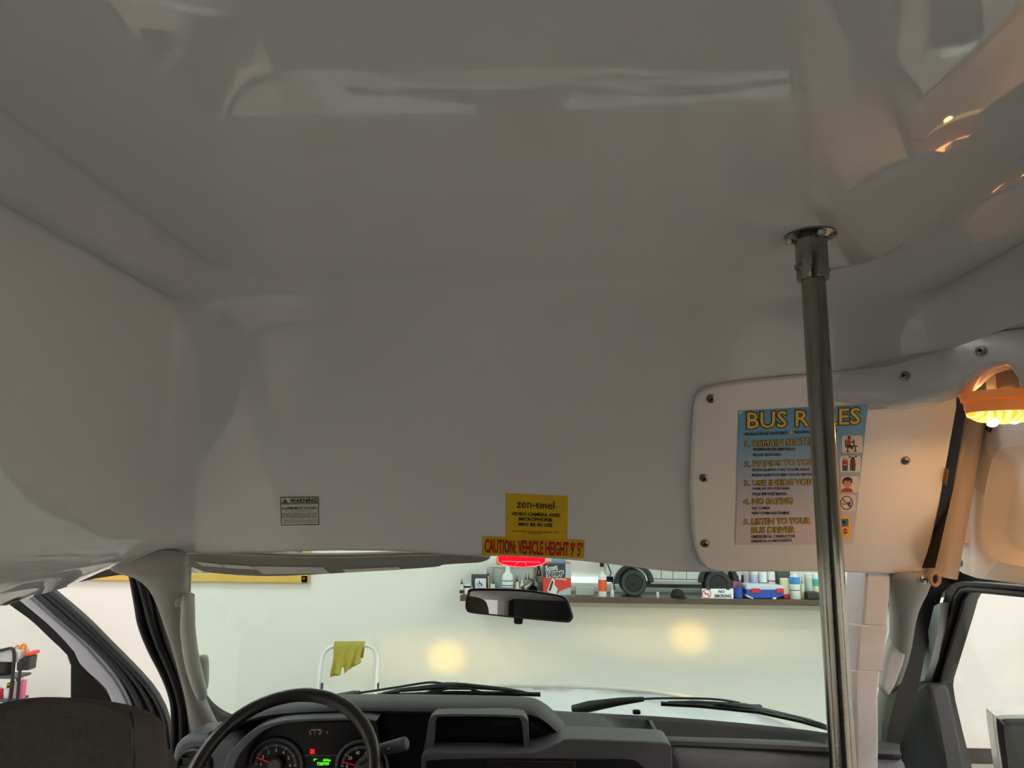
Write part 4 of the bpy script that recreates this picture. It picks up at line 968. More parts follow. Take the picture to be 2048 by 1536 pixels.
# ================================================================== DRIVER DOOR (standing open)
ph = R(70); H0 = hit(342, 1480, Yp(2.08)); dv = Vector((-math.sin(ph), -math.cos(ph), 0))
OPL = (H0, Vector((-dv.y, dv.x, 0))); ON = facing(OPL)
dr = thing('door_1', 'x', 'x', (H0.x, H0.y, .9)); del dr['label']; del dr['category']; dr['kind'] = 'structure'
def S(A, B, n=14):
    A = resample(smoothpoly(A, 4), n); B = resample(smoothpoly(B, 4), n)
    return pxs([tuple(p) for p in A], OPL), pxs([tuple(p) for p in B], OPL)
lA = [(-60, 1141), (12, 1205), (60, 1240), (100, 1278), (128, 1304), (138, 1318), (140, 1330)]
lB = [(-40, 1138), (33, 1197), (100, 1253), (140, 1290), (150, 1306), (158, 1322), (161, 1334)]
lC = [(-10, 1128), (62, 1187), (128, 1246), (178, 1288), (232, 1347), (264, 1407), (272, 1440), (276, 1500)]
lB2 = [(-40, 1138), (33, 1197), (100, 1253), (148, 1304), (162, 1332), (200, 1365), (222, 1400), (235, 1500)]
lD = [(18, 1115), (96, 1178), (166, 1237), (214, 1285), (258, 1329), (297, 1371), (321, 1407), (336, 1445), (340, 1500)]
a, b = S(lA, lB); link('window_seal', MB().strip(a, b, -ON*.03), BLACK, dr, bev=.003)
a, b = S(lB2, lC, 20); link('door_frame', MB().strip([p+ON*.004 for p in a], [p+ON*.004 for p in b], -ON*.04), mat('lilac white paint', (206, 208, 222), .2, coat=.5), dr, bev=.006, bseg=3)
q = [tuple(Vector(p1).lerp(Vector(p2), .78)) for p1, p2 in zip(resample(smoothpoly(lB2, 4), 20), resample(smoothpoly(lC, 4), 20))]
link('frame_crease', MB().tube([p+ON*.006 for p in pxs(q, OPL)], .003, 6), mat('crease grey', (120, 126, 136), .3), dr)
a, b = S(lC, lD, 20); link('weatherstrip', MB().strip([p-ON*.004 for p in a], [p-ON*.004 for p in b], -ON*.05), RUBBER, dr, bev=.004)
for k, rr_ in ((.25, .009), (.62, .006), (.93, .007)):
    link('weatherstrip_bead', MB().tube([x.lerp(y, k)+ON*.002 for x, y in zip(a, b)], rr_, 8), mat('seal sheen', (48, 50, 56), .35), dr)
link('mirror_sail', MB().prism(pxs([(141, 1318), (160, 1332), (205, 1375), (224, 1402), (224, 1450), (140, 1450)], OPL), -ON*.03), BLACK, dr, bev=.004)
pn = [(-260, 1400), (-260, 1150), (-60, 1141), (12, 1205), (60, 1240), (138, 1318), (140, 1440), (-260, 1440)]
link('pane', MB().prism([p-ON*.015 for p in pxs(pn, OPL)], -ON*.004), SIDEGLASS, dr, smooth=0)
p0 = H0+Vector((0, 0, 0)); zz1 = 1.62
link('door_panel', MB().prism([p0+Vector((0, 0, 1.60-p0.z)), p0+dv*1.15+Vector((0, 0, 1.60-p0.z)), p0+dv*1.15+Vector((0, 0, .85-p0.z)), p0+Vector((0, 0, .85-p0.z))], -ON*.06), WHITEP, dr, bev=.01)
# black stop at left lip
p = hit(2, 1188, Yp(1.36))
one('belt_anchor', MB().lathe(p, [(.012, -.03), (.02, -.02), (.022, .01), (.016, .03)], axis=(.9, .2, .1), seg=16), BLACK, 'black rounded bump stop under the wall lip above the driver door', 'bump stop', smooth=60)

# ================================================================== SUN VISOR
vy, vh = 1.715, 1.715*(1008-1111)/1450
VS = PL((0, vy, Z0+vh), (1, vy, Z0+vh), (0, vy+.2, Z0+vh-.075)); VSN = facing(VS)
out = smoothpoly([(352, 1112), (400, 1108), (479, 1111), (600, 1116), (700, 1116), (804, 1113), (900, 1110.5), (950, 1112), (974, 1115), (980, 1118), (972, 1122), (955, 1126), (888, 1130), (868, 1135), (727, 1144), (582, 1152), (501, 1152), (421, 1146), (388, 1137), (360, 1124), (350, 1117)], 3, closed=True)
t = thing('sun_visor', 'long grey sun visor folded up across the driver side windshield top', 'sun visor', hit(660, 1130, VS))
link('visor_pad', MB().prism(pxs([tuple(p) for p in out], VS), -VSN*.014), mat('visor vinyl', (150, 144, 134), .6, bump=.0003, bscale=300), t, bev=.006, bseg=3)
for P_, mm in (([(390, 1122), (438, 1127), (448, 1134), (405, 1131)], 'visor label cream'), ([(441, 1127.5), (500, 1131), (514, 1138.5), (452, 1135)], 'visor label cream'), ([(504, 1131.5), (645, 1133.5), (660, 1146), (527, 1147.5)], 'visor label grey'), ([(684, 1138), (797, 1133), (802, 1138.5), (692, 1144.5)], 'visor label cream')):
    mm_ = mat('visor label cream', (250, 248, 228), .5) if 'cream' in mm else mat('visor label grey', (236, 234, 230), .5)
    q = MB(); flat(q, P_, VS, .0012); link('label_patch', q, mm_, t)
link('pivot', MB().tube([hit(346, 1118, VS)-VSN*.007, hit(362, 1117, VS)-VSN*.007], .010, 12), GREYPL, t)
link('edge_piping', MB().tube([p-VSN*.007 for p in pxs([tuple(p) for p in out[:27]], VS)], .003, 8), mat('visor piping', (112, 106, 98), .6), t)

# ================================================================== REAR-VIEW MIRROR
my = 1.86; mc = hit(1040, 1211, Yp(my))
nrm = (Vector((-.12, -1, .066))).normalized()
MPL = (mc, nrm)
mo = smoothpoly([(942, 1177.5), (990, 1177), (1046, 1179), (1090, 1185), (1125, 1192), (1136, 1201), (1143, 1222), (1146, 1234), (1142, 1242), (1133, 1245), (1085, 1241), (1029, 1236), (985, 1231), (942, 1226), (933, 1220), (931, 1208), (935, 1187)], 3, closed=True)
mo = [tuple(p) for p in mo]
t = thing('rearview_mirror', 'black framed rear-view mirror tilted on the windshield below the yellow strip', 'mirror', mc)
MN = facing(MPL)
cx_, cy_ = 1039, 1211
backs = [(cx_+(x-cx_)*.93, cy_+(y-cy_)*.85) for x, y in mo]
q = MB().loft([[p+MN*.0 for p in pxs(mo, MPL)], [p-MN*.012 for p in pxs(mo, MPL)], [p-MN*.03 for p in pxs(backs, MPL)], [p-MN*.04 for p in pxs([(cx_+(x-cx_)*.7, cy_+(y-cy_)*.5) for x, y in mo], MPL)]])
link('housing', q, BLACK, t, smooth=50)
inn = []
for (x, y) in mo:
    d = Vector((x-cx_, y-cy_)); inn.append((cx_+d.x*.957, cy_+d.y*.86))
link('mirror_glass', MB().prism([p+MN*.001 for p in pxs(inn, MPL)], -MN*.001), MIRROR, t, smooth=0)
link('bezel', MB().strip([p+MN*.003 for p in pxs(mo+mo[:1], MPL)], [p+MN*.001 for p in pxs(inn+inn[:1], MPL)], -MN*.004), BLACK, t, bev=.001)
link('day_night_tab', MB().prism([p-MN*.012 for p in pxs([(1026, 1234), (1045, 1236), (1043, 1248), (1040, 1250), (1029, 1249), (1026, 1247)], MPL)], -MN*.01), BLACK, t, bev=.003)
p1 = hit(1046, 1178, Yp(my+.03)); p2 = hit(1060, 1166, Yp(my+.06))
link('arm', MB().tube([p1-Vector((0, 0, .02)), p1, p2], .0085, 14), STEEL, t)
bn = hit(1063, 1172, WPL)+WN*.012
link('mount_button', MB().lathe(hit(1062, 1171, Yp(my+.07)), [(.017, -.012), (.017, .004), (.012, .012)], axis=(0, .7, .7), seg=20), BLACK, t)

# ================================================================== RED LIGHT
ry = 1.745; RPL = Yp(ry)
t = thing('red_warning_lamp', 'glowing red lamp lens peeking below the yellow height strip', 'lamp', hit(1043, 1134, RPL))
RL = mat('red lens', (255, 20, 40), .2, emit=(255, 8, 30, 1.6))
lens = [(994.5, 1098), (1091, 1098), (1091, 1124), (1085, 1128.5), (1068, 1132.5), (1043, 1134.5), (1018, 1132), (1003, 1128), (996, 1123)]
link('lens', MB().prism(pxs(lens, RPL), (0, .02, 0)), RL, t, bev=.003)
RL2 = mat('red lens pale', (255, 130, 140), .2, emit=(255, 90, 100, 1.4))
link('lens_rib', MB().tube(pxs([(1004, 1122.3), (1080, 1124.5)], RPL), .0011, 6), RL2, t)
link('lens_rib', MB().tube(pxs(circ(1042.5, 1130, 10.5, 6.5, 12, 180, 360), RPL), .0010, 6), RL2, t)
link('lens_rib', MB().tube(pxs(lens[2:]+[(994.5, 1112)], RPL), .0012, 6), RL2, t)
a = hit(994, 1098, Yp(ry)); b = hit(1091, 1085, Yp(ry)); link('lamp_base', slab(a.x, b.x, ry-.002, ry+.022, a.z-.004, b.z), BLACK, t)

# ================================================================== GRAB POLE
pt = hit(1621, 470, Zp(Z0+.43)); bx_, by_ = pt.x, pt.y
pb_ = Vector((bx_-.002, by_, FZ))
t = thing('grab_pole', 'stainless steel grab pole from ceiling to floor in front of the rules panel', 'pole', pb_)
top = Vector((bx_, by_, Z0+.43))
link('tube', MB().lathe((bx_, by_, FZ), [(.0185, 0), (.0185, top.z-FZ-.006)], seg=40), STEEL, t)
link('collar', MB().lathe(top, [(.0245, -.004), (.0245, -.074), (.0238, -.075), (.0188, -.075)], seg=40), STEEL, t)
link('flange', MB().lathe(top, [(.026, -.010), (.030, -.006), (.037, -.004), (.0395, -.003), (.0395, .001)], seg=40), STEEL, t)
link('flange', MB().lathe((bx_, by_, FZ), [(.05, 0), (.048, .006), (.026, .01), (.024, .05), (.019, .05)], seg=32), STEEL, t)
for an in (60, 180, 300):
    p = top+Vector((math.cos(R(an-20))*.0315, math.sin(R(an-20))*.0315, -.004))
    link('bolt', MB().lathe(p, [(.0075, 0), (.0075, -.006), (.006, -.008)], seg=6), mat('zinc bolt', (190, 200, 190), .3, metal=.9), t)
for an in (195, 15):
    d = Vector((math.cos(R(an)), math.sin(R(an)), 0)); p = top+d*.0235+Vector((0, 0, -.056))
    link('set_screw', MB().lathe(p, [(.0075, 0), (.0075, .002), (.005, .006), (.002, .0065)], axis=d, seg=16), STEELD, t)

# white post
t = thing('door_post', 'white painted square steel post with bolted sleeve beside the grab pole', 'post', (hit(1735, 1536, Yp(1.7)).x, 1.7, FZ))
PY = 1.70
def post(parent, name, secs, mm, dep=.05, skew=.025):
    rings = []
    for xl, xr, py in secs:
        a = hit(xl, py, Yp(PY)); b = hit(xr, py, Yp(PY)); z_ = a.z
        rings.append([Vector((a.x, PY, z_)), Vector((b.x, PY, z_)), Vector((b.x-.004, PY+dep, z_)), Vector((a.x-skew, PY+dep, z_))])
    return link(name, MB().loft(rings), mm, parent, bev=.004, bseg=2)
PW_ = mat('post white paint', (214, 212, 214), .18, coat=.4)
post(t, 'upper_tube', [(1735, 1784, 1135), (1733, 1782, 1160), (1726, 1774, 1252)], PW_)
post(t, 'sleeve', [(1720, 1778, 1249), (1713, 1766, 1344)], PW_, .06, .03)
post(t, 'lower_tube', [(1711, 1761, 1340), (1711, 1756, 1392), (1713, 1757, 1450), (1714, 1757, 1545)], PW_)
a = hit(1714, 1545, Yp(PY)); b = hit(1757, 1545, Yp(PY))
link('foot_tube', MB().box(((a.x+b.x)/2-.01, PY+.025, (a.z+FZ)/2), (b.x-a.x, .05, a.z-FZ)), PW_, t)
p = hit(1706, 1259, Yp(PY+.03)); link('bolt', MB().lathe(p, [(.012, 0), (.012, .003), (.008, .004), (.008, .009)], axis=(-.75, -.66, 0), seg=8), STEELD, t)
link('side_plate', MB().prism(pxs([(1700, 1238), (1708, 1238), (1722, 1252), (1715, 1342), (1702, 1330)], Yp(PY+.03)), (0, .012, 0)), PW_, t, bev=.002)

# ================================================================== DASHBOARD
d0 = thing('dashboard', 'dark grey dashboard with brow, centre display and passenger tray below the windshield', 'dashboard', (0, 2.0, .93))
def dpart(name, pts, y, dep, mm, bev=.006, slope=None, bseg=3):
    pl = Yp(y) if slope is None else PL((0, y, 1.7), (1, y, 1.7), (0, y+slope, 1.8))
    return link(name, MB().prism(pxs([tuple(p) for p in pts], pl), (0, dep, 0)), mm, d0, bev=bev, bseg=bseg)
# core
link('core', slab(-.98, .98, 1.98, 2.16, .9, 1.60), VOID, d0)
link('cowl', slab(-.98, 1.02, 2.12, 2.43, 1.40, 1.60), BLACK, d0)
# brow over cluster and centre
zt = hit(880, 1412, Yp(1.98)).z
rows = []
bx = [(440, 1462), (480, 1440), (540, 1424), (620, 1418), (700, 1416), (800, 1416.5), (900, 1418), (1000, 1420), (1048, 1422), (1072, 1427), (1094, 1440), (1116, 1460), (1136, 1478)]
bx = [tuple(p) for p in smoothpoly(bx, 4)]
for off, y, dz in ((9, 1.86, 0), (5, 1.845, 0), (0, 1.85, 0), (None, 1.90, .002), (None, 1.97, -.004), (None, 2.05, -.02), (None, 2.14, -.05)):
    if off is not None: rows.append([hit(px, py+off, Yp(y)) for px, py in bx]); last = rows[-1]
    else: rows.append([Vector((p.x*(1+.06*(y-1.85)), y, p.z+dz)) for p in last])
link('brow', MB().grid(rows), DASHD, d0, smooth=60, solid=.006)
# dark recess behind brow
dpart('recess_panel', [(430, 1560), (434, 1470), (470, 1448), (540, 1430), (640, 1424), (1050, 1428), (1085, 1445), (1128, 1482), (1128, 1560)], 1.93, .05, VOID)
# display binnacle
fr = smoothpoly([(846, 1506), (853, 1470), (857, 1442), (864, 1432), (880, 1428.5), (960, 1428.5), (1036, 1430.5), (1050, 1435), (1056, 1448), (1058, 1500), (1058, 1507)], 3)
fi = smoothpoly([(864, 1506), (868, 1470), (869, 1446), (874, 1436), (886, 1433), (960, 1433), (1030, 1435), (1040, 1438), (1044, 1450), (1048, 1498), (1048, 1507)], 3)
link('display_bezel', MB().strip(pxs([tuple(p) for p in fr], Yp(1.80)), pxs([tuple(p) for p in fi], Yp(1.80)), (0, .12, 0)), DASHG, d0, bev=.004, bseg=3)
dpart('display_screen', [(866, 1510), (868, 1434), (1044, 1436), (1050, 1510)], 1.83, .03, mat('display glass', (10, 10, 12), .06), bev=.002)
q = MB(); flat(q, rrect(985, 1440, 1038, 1452, 3), Yp(1.829), .0005); link('display_button', q, mat('dark button', (20, 18, 18), .3), d0)
# swoop side right of display
dpart('side_swoop', smoothpoly([(1056, 1440), (1075, 1450), (1100, 1470), (1128, 1484), (1128, 1500), (1056, 1503)], 2), 1.86, .08, BLACK, bev=.006)
# centre panel
cp = smoothpoly([(842, 1560), (842, 1518), (848, 1508), (862, 1503.5), (950, 1503.5), (1052, 1505), (1090, 1497), (1120, 1484), (1140, 1478), (1240, 1481), (1325, 1485), (1338, 1489), (1344, 1500), (1346, 1560)], 3)
dpart('centre_panel', cp, 1.765, .10, DASHG, bev=.014, bseg=4)
cr = smoothpoly([(850, 1560), (852, 1530), (862, 1521), (980, 1517), (1150, 1518), (1250, 1519), (1276, 1524), (1290, 1536), (1294, 1560)], 3)
dpart('radio_recess', cr, 1.762, .02, VOID, bev=.003)
dpart('radio_face', [(975, 1522), (1150, 1523), (1152, 1560), (975, 1560)], 1.757, .01, BLACK, bev=.002)
# passenger side top pad with tray
ny, nz = 1.84, hit(1400, 1482, Yp(1.84)).z
near = [(1128, 1476), (1250, 1480), (1400, 1485), (1530, 1490), (1658, 1496), (1800, 1502)]
far = [(1095, 1422), (1200, 1428), (1320, 1434), (1464, 1445), (1600, 1459), (1660, 1468), (1800, 1490)]
TZ = nz
def tph(px, py, dz=0): return hit(px, py, Zp(TZ+dz))
nr = [tph(*tuple(p)) for p in resample(smoothpoly(near, 4), 40)]; fr_ = [tph(*tuple(p)) for p in resample(smoothpoly(far, 4), 40)]
# tray region
rows = []
NR = 16
for i in range(NR+1):
    v = i/NR; row = []
    for j in range(40):
        u = j/39; p = nr[j].lerp(fr_[j], v)
        # tray depression: between u .17 and .86, v .14 .. .93
        k = min(1, max(0, (u-.16)/.05))*min(1, max(0, (.80-u)/.05))*min(1, max(0, (v-.16)/.09))*min(1, max(0, (.96-v)/.10))
        row.append(p+Vector((0, 0, -.045*k)))
    rows.append(row)
fl = [p+Vector((0, -.004, -.006)) for p in rows[0]]; fl2 = [p+Vector((0, .006, -.02)) for p in rows[0]]
link('top_pad', MB().grid([fl2, fl]+rows), DASHD, d0, smooth=50, solid=.004)
a = tph(1297, 1467, -.012); b = tph(1303, 1440, -.012)
link('tray_divider', MB().prism([tph(1306, 1468, -.045), tph(1290, 1444, -.045), tph(1292, 1440, -.004), tph(1297, 1440, -.004), tph(1308, 1462, -.012)], (.009, 0, 0)), DASHG, d0, bev=.003)
link('pad_edge_gap', MB().strip(pxs([(1150, 1486), (1340, 1490), (1530, 1495), (1700, 1502)], Yp(1.85)), pxs([(1150, 1483), (1340, 1486), (1530, 1491.5), (1700, 1498)], Yp(1.85)), (0, .05, 0)), VOID, d0, bev=0)
pad = MB()
rws = []
for (dy, dz) in ((.03, 0), (.008, -.004), (-.012, -.014), (-.022, -.03), (-.022, -.06), (-.01, -.12)):
    rws.append([p+Vector((0, dy, dz-.012)) for p in [hit(px, 1487+(px-1340)*.031, Yp(1.81)) for px in range(1340, 1801, 20)]])
link('passenger_panel', pad.grid(rws), mat('dash pad pebble', (84, 88, 96), .45, bump=.0016, bscale=420), d0, smooth=60, solid=.006)
# washer nozzle on hood side of the cowl
one('washer_nozzle', MB().box(hit(1273, 1424, Yp(2.36)), (.024, .015, .013)), BLACK, 'small black washer nozzle at the hood rear edge', 'nozzle', bev=.004)
# left dash panel and vents
lp = smoothpoly([(338, 1560), (344, 1510), (352, 1488), (370, 1474), (400, 1470), (440, 1470), (470, 1476), (480, 1500), (470, 1560)], 3)
dpart('end_panel', lp, 1.82, .12, DASHG, bev=.016, bseg=4)
vc = hit(386, 1532, Yp(1.812))
vo = link('air_vent', MB().tube([Vector((vc.x+.038*math.cos(R(a_)), 1.815, vc.z+.035*math.sin(R(a_)))) for a_ in range(0, 360, 15)], .006, 8, closed=True), BLACK, d0)
link('vent_face', MB().lathe(vc+Vector((0, .006, 0)), [(.034, 0), (.034, .004)], axis=(0, 1, 0), seg=24), VOID, vo)
for dz in (-.018, 0, .018): link('vent_slat', MB().box(vc+Vector((0, 0, dz)), (.06, .012, .003)), BLACK, vo)
dpart('defrost_grille', [(412, 1468), (420, 1462), (452, 1462), (456, 1470), (418, 1474)], 1.80, .012, BLACK, bev=.003)
# cluster bezel arch
ca = smoothpoly([(440, 1560), (452, 1520), (470, 1492), (500, 1464), (535, 1448), (575, 1440), (640, 1437), (720, 1436), (752, 1440)], 4)
cb = smoothpoly([(462, 1560), (472, 1524), (490, 1496), (516, 1470), (545, 1454), (580, 1446), (640, 1442.5), (720, 1441), (752, 1444)], 4)
link('cluster_bezel', MB().strip(pxs([tuple(p) for p in ca], Yp(1.80)), pxs([tuple(p) for p in cb], Yp(1.80)), (0, .10, 0)), DASHG, d0, bev=.003)
CYY = 1.88; CPL = Yp(CYY)
dpart('cluster_face', [(455, 1575), (470, 1500), (520, 1455), (580, 1443), (752, 1443), (770, 1575)], CYY, .02, mat('cluster black', (10, 10, 11), .4), bev=.002)
TICK = mat('gauge white', (215, 215, 215), .5, emit=(220, 220, 220, .03))
def gauge(name, cx, cy, r, nums, needle):
    o = link(name, MB().tube(pxs(circ(cx, cy, r*1.22, r*1.22, 40, 180, 370), Yp(CYY-.006)), .004, 8), DASHG, d0)
    q = MB()
    for k in range(30):
        a0, a1 = R(180+k*6.2), R(180+k*6.2+6.2)
        flat(q, [(cx+r_*math.cos(a), cy+r_*math.sin(a)) for r_, a in ((r, a0), (r, a1), (r*.87, a1), (r*.87, a0))], CPL, .002)
    link('scale_band', q, mat('gauge band', (96, 96, 98), .5), o)
    q = MB(); qn = MB()
    n = len(nums)
    for i, s in enumerate(nums):
        a = R(182+i*(180/(n-1))) if n > 1 else 0
        ca_, sa_ = math.cos(a), math.sin(a)
        flat(q, bar(cx+r*.86*ca_, cy+r*.86*sa_, cx+r*1.0*ca_, cy+r*1.0*sa_, .6), CPL, .003)
        tx, ty = cx+r*.70*ca_, cy+r*.70*sa_; wd = 2.4*len(s)
        if s != '1': text(qn, s, (tx-wd/1.2, ty-3.3, ty+3.3, tx+wd/1.2, ty-3.3, ty+3.3), CPL, .003, .02)
        else: text(qn, s, (tx-1.2, ty-3.3, ty+3.3, tx+1.2, ty-3.3, ty+3.3), CPL, .003, .02)
    link('tick', q, TICK, o); link('numerals', qn, TICK, o)
    q = MB(); a = R(needle); flat(q, bar(cx, cy, cx+r*.95*math.cos(a), cy+r*.95*math.sin(a), 1.6), CPL, .005)
    link('needle', q, mat('needle red', (190, 30, 50), .4, emit=(200, 20, 40, .25)), o)
    link('hub', MB().lathe(hit(cx, cy, Yp(CYY-.006)), [(.017, 0), (.018, -.006), (.015, -.012)], axis=(0, 1, 0), seg=24), mat('gauge hub', (92, 90, 92), .5), o)
gauge('tachometer', 552, 1529, 42, ['0', '1', '2', '3', '4', '5', '6'], 203)
gauge('speedometer', 724, 1533, 42, ['0', '20', '40', '60', '80', '100'], 196)
q = MB()
text(q, 'TRANS TEMP', (622, 1457.5, 1461, 643, 1457.5, 1461), CPL, .003, .02)
text(q, 'C', (620, 1464.5, 1469, 623.5, 1464.5, 1469), CPL, .003, .02); text(q, 'H', (638, 1464.5, 1469, 641.5, 1464.5, 1469), CPL, .003, .02)
for x0, y0, x1, y1 in ((619, 1461, 621, 1465), (641, 1465, 645, 1461), (654, 1462, 656, 1466)): flat(q, bar(x0, y0, x1, y1, .6), CPL, .003)
link('small_gauge_marks', q, TICK, d0)
q = MB(); flat(q, rrect(628, 1463, 633, 1468, 1), CPL, .003); flat(q, bar(652, 1464, 658, 1469, .7), CPL, .003); link('small_gauge_icon', q, mat('dim red', (150, 30, 26), .4, emit=(160, 20, 20, .1)), d0)
q = MB(); flat(q, [(607, 1509), (674, 1509), (674, 1511), (607, 1511)], CPL, .003); flat(q, [(607, 1534.5), (674, 1534.5), (674, 1536.5), (607, 1536.5)], CPL, .003); link('readout_border', q, mat('border grey', (90, 92, 94), .5), d0)
q = MB(); text(q, 'P*', (628.5, 1516.5, 1521, 635, 1516, 1521), CPL, .004, .03); text(q, '434m', (647, 1516.5, 1521.5, 662, 1516.5, 1521.5), CPL, .004, .03); text(q, '728709', (635, 1523.5, 1529.5, 659, 1523.5, 1529.5), CPL, .004, .03)
link('odometer_digits', q, mat('green digits', (120, 255, 60), .4, emit=(90, 255, 30, 1.2)), d0)
q = MB(); text(q, 'DR', (621.5, 1498.5, 1505, 630.5, 1498.5, 1505), CPL, .004, .03); flat(q, bar(621, 1497.5, 631, 1497.5, .3), CPL, .004); flat(q, bar(621, 1506, 631, 1506, .3), CPL, .004)
link('warning_light', q, mat('red telltale', (255, 30, 40), .4, emit=(255, 20, 40, 1.6)), d0)

# steering wheel ------------------------------------------------------
sc_ = hit(563, 1562, Yp(1.60)); el = R(45)
n_ = Vector((0, -math.cos(el), math.sin(el))); u_ = Vector((1, 0, 0)); v_ = n_.cross(u_).normalized()
if v_.z < 0: v_ = -v_
RW = .192
t = thing('steering_wheel', 'black steering wheel in front of the gauges', 'steering wheel', sc_)
LEATHER = mat('wheel leather', (24, 24, 26), .32, bump=.0004, bscale=500)
link('rim', MB().tube([sc_+u_*RW*math.cos(2*math.pi*k/64)+v_*RW*math.sin(2*math.pi*k/64) for k in range(64)], .0148, 16, closed=True), LEATHER, t, smooth=80)
link('hub', MB().lathe(sc_-n_*.06-v_*.075, [(.075, 0), (.08, .015), (.065, .035), (.03, .045)], axis=n_, seg=28), BLACK, t)
for an in (-8, 188, 250, 290):
    d = u_*math.cos(R(an))+v_*math.sin(R(an)); link('spoke', MB().tube([sc_-n_*.035-v_*.075+d*.06, sc_-n_*.005+d*(RW-.008)], [.016, .011], 10), BLACK, t)
link('column', MB().tube([sc_-n_*.04, sc_-n_*.30], [.05, .06], 20), BLACK, t)
# shift lever
q = MB(); pts = [hit(*p, Yp(y)) for p, y in (((722, 1524), 1.74), ((732, 1516), 1.72), ((744, 1507), 1.70), ((756, 1500), 1.69), ((800, 1490), 1.66), ((812, 1487), 1.655))]
t = thing('shift_lever', 'black column lever with round end beside the steering wheel', 'lever', pts[0])
link('lever_arm', q.tube(pts[:4], [.008, .008, .009, .011], 14), DASHD, t)
link('grip', MB().tube(pts[3:], [.0115, .0142, .0142], 18), DASHD, t, bev=.002)
link('end_cap', MB().lathe(pts[-1], [(.0105, 0), (.0105, .002), (.007, .003)], axis=pts[-1]-pts[-2], seg=20), DASHG, t)
q = MB()
text(q, 'OD ON/OFF', (774, 1495.5, 1499.5, 798, 1490.5, 1494.5), Yp(1.655), .0, .02); link('lettering', q, mat('faded ink', (150, 150, 150), .5), t)

# ================================================================== WIPERS AND HOOD
OW = (WPL[0]-WN*.02, WPL[1])
def wp(pts, off=0): return [hit(x, y, (WPL[0]-WN*(.02+off), WPL[1])) for x, y in pts]
WB_ = mat('wiper black', (34, 36, 38), .5)
def wiper(label, arm, rod, bridge, yokes, rubber, base):
    t = thing('windshield_wiper', label, 'wiper', hit(*base, OW))
    link('arm', MB().tube(wp(arm, .03), [.013, .017, .012, .007][:len(arm)], 10), WB_, t)
    link('arm_rod', MB().tube(smoothpoly(wp(rod, .03), 3), .0035, 8), WB_, t)
    link('bridge', MB().tube(wp(bridge, .02), [.003, .006, .009, .008, .006, .003][:len(bridge)] if len(bridge) == 6 else .006, 8), WB_, t)
    for y in yokes: link('yoke', MB().tube(wp(y, .012), .0045, 8), WB_, t)
    link('rubber_blade', MB().strip(wp(rubber, .0), wp([(x, y-5.5) for x, y in rubber], .004), -WN*.006), RUBBER, t)
    link('adapter', MB().box(sum(wp(bridge[2:4], .028), Vector())/2, (.05, .02, .02)), WB_, t, bev=.004)
wiper('driver side windshield wiper lying above the white hood', [(630, 1406), (665, 1400), (707, 1389), (720, 1386)], [(718, 1386), (790, 1375), (856, 1365), (885, 1367), (905, 1369)], [(756, 1389), (795, 1381), (881, 1373), (927, 1371), (1012, 1379), (1064, 1387)],
      [[(748, 1394), (770, 1386), (800, 1382)], [(840, 1390), (860, 1384), (900, 1376), (940, 1377), (955, 1383), (975, 1388)], [(1000, 1378), (1040, 1383), (1066, 1389)]], [(732, 1400.5), (790, 1395), (905, 1390.5), (1000, 1391.5), (1081, 1393.5)], (640, 1406))
wiper('passenger side windshield wiper running behind the steel pole', [(1145, 1419), (1178, 1413), (1240, 1403), (1288, 1398)], [(1286, 1398), (1320, 1396.5), (1400, 1397), (1445, 1400), (1480, 1406)], [(1336, 1404), (1387, 1405), (1490, 1412), (1525, 1420), (1619, 1441), (1660, 1455)],
      [[(1330, 1408), (1350, 1405), (1390, 1406)], [(1400, 1412), (1440, 1408), (1500, 1416), (1540, 1424), (1570, 1432)], [(1610, 1439), (1640, 1447), (1665, 1458)]], [(1322, 1412), (1400, 1416), (1516, 1428), (1600, 1446), (1660, 1463)], (1150, 1420))
rows = []
for i in range(25):
    v = i/24; y = 2.48+v*1.0; row = []
    zc_ = 1.605-.02*v-.055*v**2-.10*max(0, v-.45)**1.6 - .25*max(0, v-.85)**1.5
    for j in range(41):
        u = -1+2*j/40; x = u*(.98-.06*v)+.03
        row.append(Vector((x, y-.10*u*u*v-.02*u*u, zc_-.028*u*u-.07*u**4 + .010*math.exp(-((abs(u)-.45)/.12)**2)*(1-v))))
    rows.append(row)
skirt = [p+Vector((0, .02, -.5)) for p in rows[-1]]
t = thing('hood', 'glossy white hood of the bus beyond the wipers', 'hood', (0, 2.9, .9))
link('hood_skin', MB().grid(rows+[skirt]), HOODP, t, smooth=60, solid=.01)
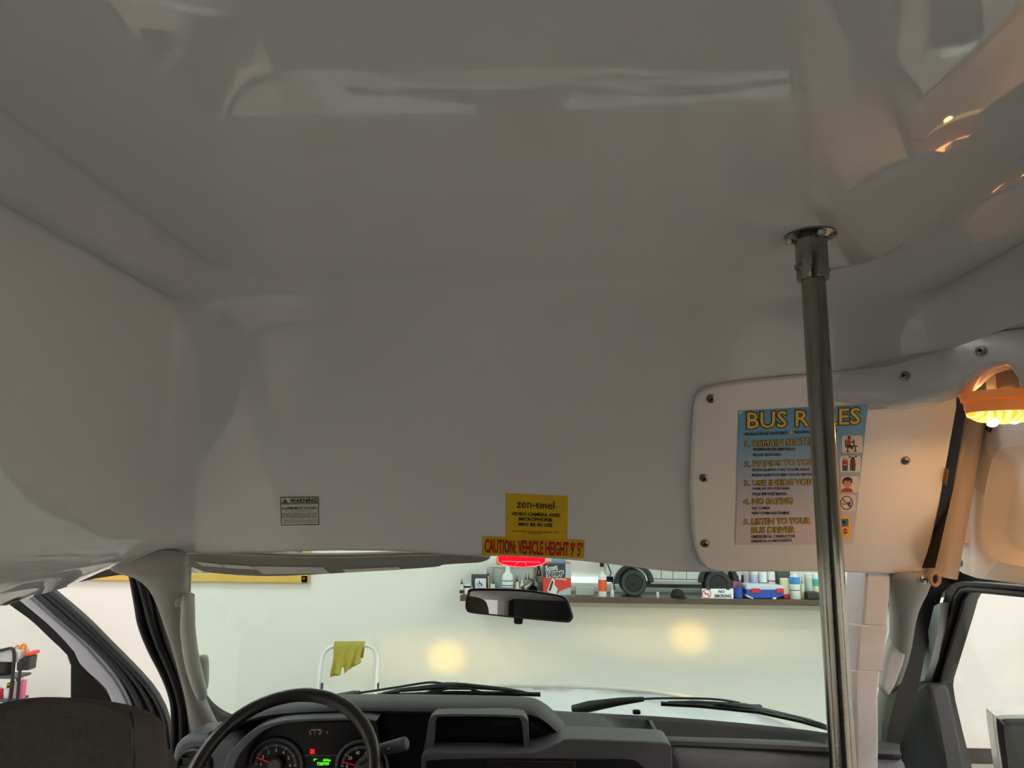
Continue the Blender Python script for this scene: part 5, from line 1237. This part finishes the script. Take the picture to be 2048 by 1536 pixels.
# front lamps of the bus (hidden below the hood) throwing warm blobs on the wall
for k, (px, py, lbl) in enumerate(((893, 1314, 'amber front lamp of the bus at the driver side below hood'), (1379, 1274, 'amber front lamp of the bus at the passenger side below hood'))):
    tgt = hit(px, py, Yp(WY)); x = (-.72, .80)[k]; p = Vector((x, 3.64, .98))
    th = thing('front_lamp', lbl, 'lamp', p, 'front lamps of the bus')
    link('lamp_housing', MB().box(p+Vector((0, -.06, 0)), (.2, .1, .14)), BLACK, th, bev=.01)
    l = bpy.data.lights.new('front_lamp_beam', 'SPOT'); l.energy = 330; l.color = (1, .50, .0); l.spot_size = R(6.4); l.spot_blend = 1; l.shadow_soft_size = .03
    lo_ = bpy.data.objects.new('front_lamp_beam', l); lo_.location = p+Vector((0, .06, 0)); lo_.rotation_euler = (tgt-lo_.location).to_track_quat('-Z', 'Y').to_euler(); COL.objects.link(lo_)
    lo_.scale = (1.25, 1, 1)
    l = bpy.data.lights.new('front_lamp_spread', 'SPOT'); l.energy = 130; l.color = (1, .55, .15); l.spot_size = R(46); l.spot_blend = 1; l.shadow_soft_size = .03
    lo2 = bpy.data.objects.new('front_lamp_spread', l); lo2.location = p+Vector((0, .06, 0)); lo2.rotation_euler = lo_.rotation_euler; lo2.scale = (1, .22, 1); COL.objects.link(lo2)

# ================================================================== DRIVER SEAT
sy = .86
so = smoothpoly([(-90, 1560), (-85, 1470), (-60, 1428), (0, 1407), (60, 1396), (110, 1394), (180, 1398), (250, 1408), (300, 1424), (325, 1446), (334, 1480), (338, 1560)], 4)
so = [tuple(p) for p in so]
scx, scy = 120, 1560
def seat_ring(k, y, ky=None): ky = ky or k; return [hit(scx+(x-scx)*k, scy+(yy-scy)*ky, Yp(y)) for x, yy in so]
t = thing('driver_seat', 'dark fabric high-back driver seat seen from behind at the lower corner', 'seat', hit(120, 1560, Yp(sy))+Vector((0, .2, -1.1)))
def lowr(r_): return [Vector((p.x, p.y, p.z)) for p in r_]
rings = [seat_ring(.5, .842, .94), seat_ring(.67, .842, .972), seat_ring(.70, .846, .980), seat_ring(.93, .875, .990), seat_ring(.985, .91, .997), seat_ring(1, .95, 1), seat_ring(.985, .99, .985), seat_ring(.9, 1.01, .93), seat_ring(.6, 1.015, .75)]
link('backrest', MB().loft(rings), FABRIC, t, smooth=60)
a = hit(-70, 1560, Yp(sy)); b = hit(330, 1560, Yp(sy))
link('lower_back', MB().box(((a.x+b.x)/2, .93, a.z-.27), (b.x-a.x-.06, .13, .58)), FABRIC, t, bev=.05, bseg=4)
link('cushion', MB().box(((a.x+b.x)/2, 1.20, a.z-.55), (b.x-a.x+.10, .56, .15)), FABRIC, t, bev=.05, bseg=4)
link('pedestal', MB().box(((a.x+b.x)/2, 1.15, (a.z-.62+FZ)/2), (.3, .4, a.z-.62-FZ)), BLACK, t, bev=.02)
sp_ = [hit(px, py, Yp(y)) for px, py, y in ((246, 1416, .885), (258, 1424, .862), (264, 1440, .85), (266, 1480, .846), (268, 1560, .844))]
link('seam_piping', MB().tube(smoothpoly(sp_, 4), .0022, 6), mat('seam thread', (50, 48, 46), .9), t)
